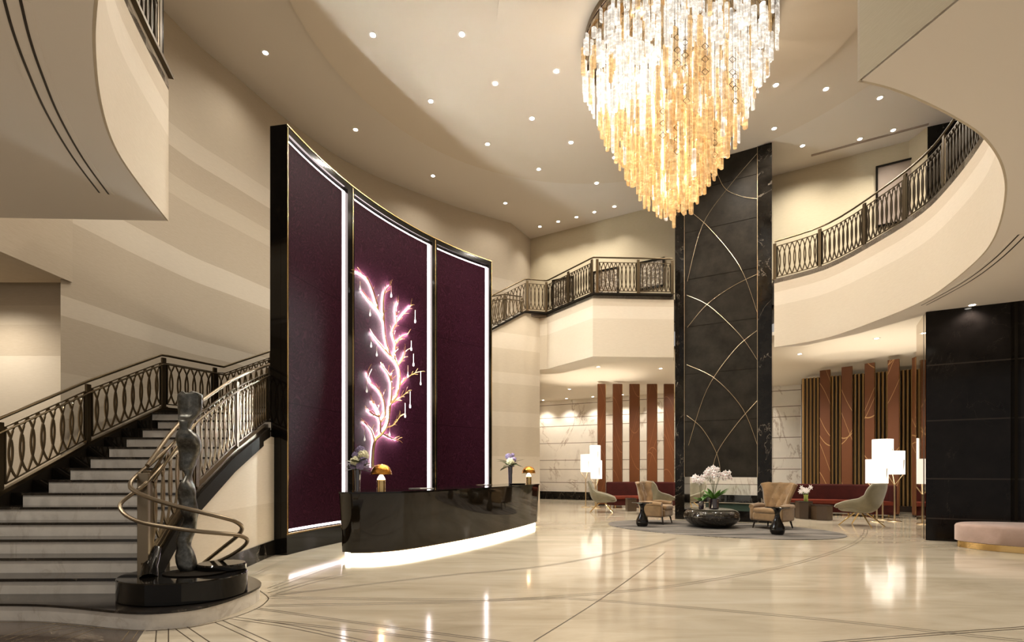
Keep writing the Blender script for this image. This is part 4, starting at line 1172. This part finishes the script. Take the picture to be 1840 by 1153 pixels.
def wing_chair(x, y, rz, label):
    """faces +X locally"""
    r = thing('wing_chair', label, 'armchair', (x, y, ZR), rz, local=True)
    q = MB().box((0.06, 0, 0.30), (0.72, 0.60, 0.20)); q.build('seat_base', M_tan, r, bevel=0.04, smooth=True)
    MB().box((0.09, 0, 0.445), (0.70, 0.56, 0.13)).build('seat_cushion', M_tan, r, bevel=0.05, smooth=True)
    def bk(u, v):
        t_ = u * 2 - 1; w = 0.275 + 0.02 * v + 0.26 * max(0, v - .3) ** 1.5
        yy = t_ * w
        wrap = (abs(t_) ** 3) * (0.17 - 0.03 * v)
        z = 0.30 + v * 0.83 - 0.05 * max(0, v - 0.9) * abs(t_) ** 6 * 8
        tuft = 0.03 * abs(sin(t_ * 4.7 + v * 6)) * abs(sin(t_ * 4.7 - v * 6))
        return (-0.30 - 0.12 * v + wrap + tuft, yy, z)
    bkr = MB().grid(bk, 24, 20).build('backrest', M_tan, r, smooth=True, solid=0.09, ang=80)
    for j, v in enumerate((0.35, 0.52, 0.69, 0.86)):
        for u in ((0.25, 0.5, 0.75) if j % 2 else (0.37, 0.63)):
            q = bk(u, v); MB().blob((q[0] + 0.048, q[1], q[2]), 0.014, 8, 5).build('button', M_tan, bkr, smooth=True)
    for sg in (-1, 1):
        MB().box((0.05, sg * 0.35, 0.36), (0.64, 0.12, 0.34)).build('arm', M_tan, r, bevel=0.05, smooth=True)
        MB().tube([(-0.28, sg * 0.35, 0.54), (0.05, sg * 0.36, 0.55), (0.36, sg * 0.36, 0.53)], [0.06, 0.072, 0.062], 12).build('armrest', M_tan, r, smooth=True)
        for fx in (0.33, -0.30):
            MB().tube([(fx, sg * 0.27, 0.22), (fx + (0.05 if fx > 0 else -0.06), sg * 0.31, 0.0)], [0.028, 0.014], 10).build('leg', M_espresso, r)
    return r
wing_chair(3.90, 13.74, atan2(-.62, .78), 'tan tufted wing chair on the left side of the rug')
wing_chair(6.52, 12.52, atan2(-.58, -.81), 'tan tufted wing chair on the right side of the rug')

def lounge_chair(x, y, rz, label, sc_=1.0):
    r = thing('lounge_chair', label, 'lounge chair', (x, y, 0), rz, local=True)
    pf = smooth_path([(0.42, 0.42), (0.25, 0.35), (0.02, 0.32), (-0.20, 0.34), (-0.33, 0.48), (-0.40, 0.74), (-0.46, 1.0)], 5)
    def sh(u, v):
        t_ = u * 2 - 1; i = v * (len(pf) - 1); j = min(int(i), len(pf) - 2); f_ = i - j
        x_ = pf[j][0] + (pf[j + 1][0] - pf[j][0]) * f_; z_ = pf[j][1] + (pf[j + 1][1] - pf[j][1]) * f_
        w = 0.40 * (1 - 0.45 * max(0, v - .82) ** 2 * 18) * (0.75 + 0.25 * min(1, v * 4))
        lift = abs(t_) ** 2.6
        k = sin(pi * min(1.0, v * 1.05)) ** 0.8
        return (x_ + lift * 0.26 * max(0, v - 0.35) * (1.4 - v), t_ * w, z_ + lift * 0.32 * k * (1 - max(0, v - .6) * 1.5))
    MB().grid(sh, 18, 24).build('shell', M_grey, r, smooth=True, solid=0.045, ang=80)
    MB().lathe([(0.85, 0), (1.0, 0.03), (1.0, 0.08), (0.9, 0.115), (0.001, 0.12)], (0.10, 0, 0.33), 28, 0.36, 0.30).build('seat_cushion', M_grey, r, smooth=True)
    for sx_, sy_ in ((1, 1), (1, -1), (-1, 1), (-1, -1)):
        MB().tube([(0.08 * sx_, 0.10 * sy_, 0.31), (0.36 * sx_ - .02, 0.28 * sy_, 0.0)], [0.017, 0.011], 8).build('leg', M_gold, r)
    r.scale = (sc_,) * 3
    return r
lounge_chair(9.15, 13.15, radians(118), 'sage grey lounge chair with splayed brass legs beside the right floor lamps', 1.12)
lounge_chair(3.15, 17.5, radians(-12), 'sage grey lounge chair with brass legs in front of the left floor lamps', 1.08)
lounge_chair(6.35, 17.9, radians(200), 'sage grey lounge chair seen through the right side of the fireplace', 1.05)
lounge_chair(4.95, 17.0, radians(20), 'sage grey lounge chair seen through the left side of the fireplace', 1.1)

def sofa(name_lbl, path, back_path, zt, seat_z=0.46, depth=0.75):
    p0 = path[0]
    r = thing('curved_sofa', name_lbl, 'sofa', (p0[0], p0[1], 0))
    bkp = smooth_path(path, 5)
    fr_ = offset_path(bkp, depth)
    def strip(a, b, z0, z1):
        n = len(a); m = MB(); vs = []
        for i in range(n): vs += [(a[i][0], a[i][1], z0), (b[i][0], b[i][1], z0), (b[i][0], b[i][1], z1), (a[i][0], a[i][1], z1)]
        fs = []
        for i in range(n - 1):
            for k in range(4): fs.append((4 * i + k, 4 * i + (k + 1) % 4, 4 * i + 4 + (k + 1) % 4, 4 * i + 4 + k))
        fs += [(0, 3, 2, 1), tuple(4 * n - 4 + k for k in range(4))]
        m.addf(vs, fs); return m
    strip(offset_path(bkp, 0.1), offset_path(bkp, depth - .06), 0.10, seat_z - 0.12).build('seat_base', M_red, r, smooth=True)
    strip(offset_path(bkp, 0.05), offset_path(bkp, depth), seat_z - 0.12, seat_z).build('seat_cushion', M_redseat, r, bevel=0.03, smooth=True)
    strip(bkp, offset_path(bkp, 0.16), 0.14, zt).build('backrest', M_red, r, bevel=0.05, smooth=True)
    for i in (1, len(bkp) // 2, len(bkp) - 2):
        for d_ in (0.2, depth - 0.15):
            q = offset_path(bkp, d_)[i]
            MB().tube([(q[0], q[1], 0), (q[0], q[1], 0.12)], 0.02, 8).build('leg', M_gold, r)
    return r
sofa('long burgundy velvet sofa before the left leather panels', [(3.72, 19.9), (4.5, 20.1), (5.6, 20.1), (6.4, 19.5)], None, 1.0)
sofa('curved burgundy velvet sofa before the gold slats on the right', [(8.85, 17.1), (9.9, 17.0), (11.1, 16.5), (11.75, 15.7), (11.7, 15.2)], None, 1.0, seat_z=0.50)

def box_table(x, y, w, h, hexa, label, rz=0.0):
    r = thing('box_table', label, 'low table', (x, y, 0), rz, local=True)
    n = 6 if hexa else 4
    ph = pi / n
    MB().prism([(w / 2 * 1.1 * cos(ph + 2 * pi * k / n), w / 2 * 1.1 * sin(ph + 2 * pi * k / n)) for k in range(n)], 0, h - 0.02).build('body', M_boxt, r, bevel=0.006)
    MB().prism([(w / 2 * 1.13 * cos(ph + 2 * pi * k / n), w / 2 * 1.13 * sin(ph + 2 * pi * k / n)) for k in range(n)], h - 0.02, h).build('top', M_espresso, r, bevel=0.003)
    return r
box_table(9.12, 14.75, 0.50, 0.44, True, 'six-sided brown lacquer low table, rightmost of the cluster by the red sofa')
box_table(8.83, 15.15, 0.42, 0.52, True, 'brown lacquer low table with the white flowers, middle of the cluster')
box_table(8.75, 15.75, 0.40, 0.44, False, 'brown lacquer low table behind the right wing chair, leftmost of the cluster')
box_table(4.25, 17.9, 0.42, 0.46, False, 'brown lacquer low table behind the left wing chair')
fv = thing('flower_vase', 'small lime vase of white open flowers on the low table by the red sofa', 'flower vase', (8.86, 15.1, 0.52), local=True)
MB().lathe([(0.05, 0), (0.06, 0.02), (0.055, 0.15), (0.07, 0.20), (0.001, 0.19)], seg=18).build('vase', M_vaseg, fv, smooth=True)
bb = MB(); rnd = random.Random(4)
for k in range(11):
    a = rnd.uniform(0, 2 * pi); e = rnd.uniform(0.02, 0.19); p0 = Vector((e * 1.2 * cos(a), e * .7 * sin(a), 0.28 + rnd.uniform(0, 0.17)))
    for pt in range(6):
        an = 2 * pi * pt / 6; yaw = rnd.uniform(-.2, .2); fx = Vector((1, yaw, 0)); fz = Vector((0, 0.3, 1)); dd = fx * cos(an) + fz * sin(an); ss = fx * -sin(an) + fz * cos(an)
        bb.addf([p0, p0 + dd * .04 + ss * .018, p0 + dd * .085, p0 + dd * .04 - ss * .018], [(0, 1, 2, 3)])
bb.build('blossoms', M_white_pet, fv, solid=0.003)
sm = MB()
for k in range(7): a = 2 * pi * k / 7; sm.tube([(0, 0, .1), (0.1 * cos(a), .06 * sin(a), .3)], 0.005, 5)
sm.build('stems', M_leaf, fv)

def floor_lamp(x, y, z0, z1, w, label, rz=0.0):
    r = thing('floor_lamp', label, 'floor lamp', (x, y, 0), rz, local=True)
    MB().lathe([(0.17, 0), (0.175, 0.008), (0.16, 0.02), (0.02, 0.025), (0.001, 0.025)], seg=32).build('base', M_palegold, r, smooth=True)
    zs = z0 - 0.28
    pole = MB().tube([(0, 0, 0.02), (0, 0, zs)], 0.021, 12).build('pole', M_palegold, r, smooth=True)
    R_ = w / 2
    for k in range(3):
        a = -pi / 2 + 0.35 + 2 * pi * k / 3 + (0.25 if k else 0)
        MB().tube([(0, 0, zs - 0.02), (R_ * .93 * cos(a), R_ * .93 * sin(a), z0 - 0.01), (R_ * 1.04 * cos(a), R_ * 1.04 * sin(a), z0 + (z1 - z0) * (0.62 if k == 0 else .05))], 0.010, 8).build('branch_arm', M_palegold, pole)
    MB().lathe([(R_ * .98, z0), (R_, z0 + 0.004), (R_, z1 - 0.004), (R_ * .98, z1), (R_ * .96, z1), (R_ * .96, z0)], seg=40).build('lamp_shade', M_shade, r, smooth=True)
    l = bpy.data.lights.new('bulb', 'POINT'); l.energy = 120; l.color = (1, 0.88, 0.70); l.shadow_soft_size = 0.05
    o = bpy.data.objects.new('bulb', l); COL.objects.link(o); o.parent = r; o.location = (0, 0, (z0 + z1) / 2)
    return r
def fl_px(px, Y, yb, yt, w, label):
    floor_lamp((px - CX) / F * Y, Y, EYE + (HY - yb) / F * Y, EYE + (HY - yt) / F * Y, w, label)
fl_px(1052.5, 19.8, 848, 816, 0.42, 'floor lamp of the left trio with its white drum shade furthest left')
fl_px(1069.5, 20.1, 828, 800, 0.43, 'floor lamp of the left trio with the highest white drum shade')
fl_px(1071.5, 19.3, 860, 827, 0.44, 'floor lamp of the left trio with the lowest white drum shade')
fl_px(1575.5, 14.1, 868, 825, 0.53, 'floor lamp of the right trio with the lowest white drum shade')
fl_px(1586, 14.75, 833, 789, 0.52, 'floor lamp of the right trio with the highest white drum shade')
fl_px(1607.5, 14.25, 852, 810, 0.48, 'floor lamp of the right trio standing furthest right')

# cognac leather panels
def leather_panel(px0, px1, Y, ztop, label, grp, m_, skew=0.0, th=0.09):
    x0, x1 = (px0 - CX) / F * Y, (px1 - CX) / F * Y
    r = thing('leather_screen_panel', label, 'screen panel', ((x0 + x1) / 2, Y, 0), group=grp)
    w = x1 - x0
    a = ((px0 - CX) / F * (Y + skew), Y + skew); b = ((px1 - 2 - CX) / F * (Y - skew), Y - skew)
    MB().sheet([a, b], 0.06, ztop, -th).build('leather_face', m_, r, bevel=0.004)
    MB().sheet([(a[0] + .02, a[1] + .01), (b[0] - .02, b[1] + .01)], 0.0, 0.06, -th + .02).build('foot_rail', M_espresso, r)
    e = (b[0] + 0.006, b[1] + th / 2)
    MB().box((b[0] + .012, b[1] + .01, ztop / 2 + .03), (0.012, 0.03, ztop - .10)).build('brass_edge', M_gold, r)
    return r
ordn = ['leftmost', 'second', 'third', 'fourth', 'fifth']
for i, (a, b) in enumerate([(1074, 1090), (1101.5, 1120), (1131.5, 1151), (1163, 1182.5), (1193.5, 1213)]):
    leather_panel(a, b, 20.7, 5.03, 'tall cognac leather panel left of the dark column, %s' % (ordn[i] + ' from the left' if 0 < i < 4 else ('leftmost' if i == 0 else 'half hidden by the column')), 'leather panels before the white marble', M_leather)
for i, (a, b, yt, Y) in enumerate([(1473, 1493.5, 664.5, 17.9), (1512, 1533, 658.5, 17.2), (1553.5, 1573, 652, 16.6), (1595, 1617.5, 645.5, 16.0), (1638.5, 1647, 642, 15.6)]):
    leather_panel(a, b, Y, min(ZL - 0.01, EYE + (HY - yt) / F * Y), 'tall cognac leather panel with brass lines right of the dark column, %s from the left' % ordn[i], 'leather panels before the gold slats', M_leather2, skew=0.11, th=0.10)
# gold fluted screen behind them
gs = thing('gold_slat_screen', 'tall screen of upright polished bronze slats behind the right leather panels', 'slat screen', (11.25, 19.4, 0))
ga, gb = Vector((11.25, 19.45)), Vector((14.6, 17.3))
MB().sheet([tuple(ga), tuple(gb)], 0, 5.0, -0.05).build('back_board', M_espresso, gs)
gd = (gb - ga).normalized(); gn = Vector((gd.y, -gd.x))
if gn.y > 0: gn = -gn
NF = 34
for k in range(NF):
    c = ga + gd * ((gb - ga).length * (k + 0.5) / NF) + gn * 0.09
    m = MB().box((c.x, c.y, 2.5), (0.052, 0.085, 5.0), atan2(gd.y, gd.x) + 0.5)
    m.build('slat', M_slat, gs, bevel=0.006)
MB().box(((ga.x + gb.x) / 2 + gn.x * .2, (ga.y + gb.y) / 2 + gn.y * .2, 0.1), ((gb - ga).length, 0.35, 0.2), atan2(gd.y, gd.x)).build('base_rail', M_espresso, gs)
# ottoman
ot = thing('round_ottoman', 'big oval dusty pink upholstered bench on a brass base by the black wall', 'ottoman', (9.78, 8.93, 0))
orz = atan2(-.467, .884)
MB().lathe([(0.97, 0), (0.975, 0.005), (0.975, 0.115), (0.001, 0.115)], (9.78, 8.93, 0), 72, 1.45, 0.70, orz).build('brass_base', M_gold, ot, smooth=True)
MB().lathe([(0.97, 0.115), (1.0, 0.13), (1.0, 0.40), (0.985, 0.435), (0.95, 0.452), (0.001, 0.462)], (9.78, 8.93, 0), 72, 1.45, 0.70, orz).build('upholstered_seat', M_pink, ot, smooth=True, ang=60)

# ------------------------------------------------------------------ pictures on the gallery wall
def picture(px0, px1, yt0, yb0, m_, label, fw=0.07):
    a, b = wall_pt(px0), wall_pt(px1)
    n_ = (-0.496 * 1.0, -0.868)
    zt = EYE + (HY - yt0) / F * a[1]; zb = EYE + (HY - yb0) / F * a[1]
    off = 0.04
    a = (a[0] + n_[0] * off, a[1] + n_[1] * off); b = (b[0] + n_[0] * off, b[1] + n_[1] * off)
    r = thing('framed_picture', label, 'picture', (a[0], a[1], zb))
    d_ = Vector((b[0] - a[0], b[1] - a[1])); L = d_.length; rz = atan2(d_.y, d_.x)
    def q(s0, s1, z0, z1, dep, mm, nm):
        c = Vector(a) + d_.normalized() * ((s0 + s1) / 2)
        MB().box((c.x, c.y, (z0 + z1) / 2), (s1 - s0, dep, z1 - z0), rz).build(nm, mm, r)
    q(0, L, zb, zt, 0.03, m_, 'print')
    q(0, fw, zb, zt, 0.07, M_black, 'frame'); q(L - fw, L, zb, zt, 0.07, M_black, 'frame')
    q(fw, L - fw, zt - fw, zt, 0.07, M_black, 'frame'); q(fw, L - fw, zb, zb + fw, 0.07, M_black, 'frame')
picture(1066, 1113, 489, 548, M_art1, 'framed abstract print seen through the central gallery railing, middle one')
picture(1144, 1195, 473, 524, M_art1, 'dark framed abstract print on the gallery wall right beside the dark column')
picture(993, 1032, 504, 560, M_art1, 'framed dark print behind the sloping part of the central gallery railing')
picture(1573, 1641, 301, 410, M_art2, 'large taupe framed canvas on the wall above the right gallery railing', 0.05)

# ------------------------------------------------------------------ air slots
def slot(pxs, z, label, w=0.03, gap=0.09):
    pts = smooth_path([G(x, y, z)[:2] for x, y in pxs], 5)
    r = thing('air_slot_grille', label, 'air vent', (*pts[0], z))
    for d_ in (-gap / 2, gap / 2):
        o_ = offset_path(pts, d_)
        MB().tube([(x, y, z - 0.003) for x, y in o_], 0, rect=(w * .6, 0.006)).build('slot', M_espresso, r)
    MB().tube([(x, y, z - 0.0015) for x, y in pts], 0, rect=(gap * 2.2, 0.004)).build('frame', M_white, r)
slot([(20, -10), (38, 60), (62, 128), (95, 205), (140, 283), (187, 347)], ZS, 'long curved twin air slot in the upper left soffit')
slot([(1660, 548), (1707, 523), (1750, 497), (1795, 462), (1838, 420)], ZS, 'long curved twin air slot in the right soffit above the black wall')
wa, wb = wall_pt(1457), wall_pt(1660)
MB_ = MB().tube([(wa[0] - .3, wa[1] - .52, ZC - .01), (wb[0] - .3, wb[1] - .52, ZC - .01)], 0, rect=(0.07, 0.02))
o = MB_.build('air_slot_grille', M_art2); tag(o, 'straight dark air slot in the ceiling along the right gallery wall', 'air vent')

# ------------------------------------------------------------------ brass inlay lines and the dark stone field in the floor
def inlay(pxs, pair=0.055, w=0.014, m_=M_inlay):
    pts = smooth_path([G(x, y, 0)[:2] for x, y in pxs], 6)
    mb = MB()
    for d_ in ((-pair / 2, pair / 2) if pair else (0,)):
        a, b = offset_path(pts, d_ - w / 2), offset_path(pts, d_ + w / 2)
        i0 = len(mb.v)
        vs = [(x, y, 0.0012) for x, y in a] + [(x, y, 0.0012) for x, y in b]; n = len(a)
        mb.addf(vs, [(i, i + 1, n + i + 1, n + i) for i in range(n - 1)])
    struct(mb.build('trim_2', m_))
INL = [([(452, 1034), (520, 1004), (591, 978)], .07), ([(486, 1057), (555, 1031), (621, 1008)], .09), ([(488, 1066), (560, 1045), (630, 1030)], .12),
       ([(486, 1070), (797, 1034), (985, 1015.6), (1150, 984), (1215, 966)], .05), ([(480, 1073), (876, 1077.5), (1022, 1070), (1150, 1059), (1261, 1044.5), (1421.6, 1014), (1522, 982), (1552, 962), (1556, 950)], .07),
       ([(480, 1088), (835, 1081), (985, 1074), (1150, 1084), (1462, 1111), (1703, 1137), (1840, 1151)], .06),
       ([(460, 1092.5), (647, 1119), (872, 1149), (960, 1160)], .04), ([(460, 1113), (685, 1137.5), (797, 1152), (900, 1165)], .04),
       ([(959, 1152), (1075, 1079), (1150, 1026), (1195, 992)], 0), ([(1402, 1162), (1502, 1153), (1703, 1137), (1840, 1127), (1990, 1112)], .045),
       ([(292, 1131), (290, 1180)], .09), ([(325, 1127), (362, 1153), (420, 1195)], .09), ([(393, 1116), (472, 1152), (540, 1185)], .07), ([(419.5, 1110), (520, 1125), (640, 1150), (760, 1175)], .06)]
for a, b in INL: inlay(a, b, 0.009 if b in (.09, .07, .06, .04) else 0.013)
inlay([(462, 1058), (479, 1070), (481, 1078), (463, 1092), (419, 1109), (353, 1125), (300, 1131), (262, 1133)], 0)
dark = [G(x, y, 0)[:2] for x, y in [(262, 1128), (252, 1143), (225, 1185)]]
pf_ = [G(x, y, 0)[:2] for x, y in [(0, 1114), (70, 1114.5), (139, 1120), (209, 1126), (262, 1128)]]
struct(MB().prism([(-7, pf_[0][1])] + pf_ + dark + [(-2.6, 2.0), (-7, 2.0)], 0.0, 0.0015).build('floor', M_darkfloor))
mbi = MB()
for pxs in ([(0, 1118), (70, 1118), (139, 1124), (209, 1131), (258, 1133)], [(0, 1146), (50, 1130), (110, 1119)], [(10, 1150), (70, 1132), (125, 1121)], [(80, 1153), (150, 1131), (190, 1126)], [(120, 1150), (170, 1130)], [(218, 1153), (232, 1134)], [(235, 1153), (248, 1134)], [(20, 1153), (90, 1134), (150, 1125)]):
    pts = smooth_path([G(x, y, 0)[:2] for x, y in pxs], 4); a, b = offset_path(pts, -.004), offset_path(pts, .004); n = len(a)
    mbi.addf([(x, y, 0.0028) for x, y in a] + [(x, y, 0.0028) for x, y in b], [(i, i + 1, n + i + 1, n + i) for i in range(n - 1)])
struct(mbi.build('trim_2', M_palegold))
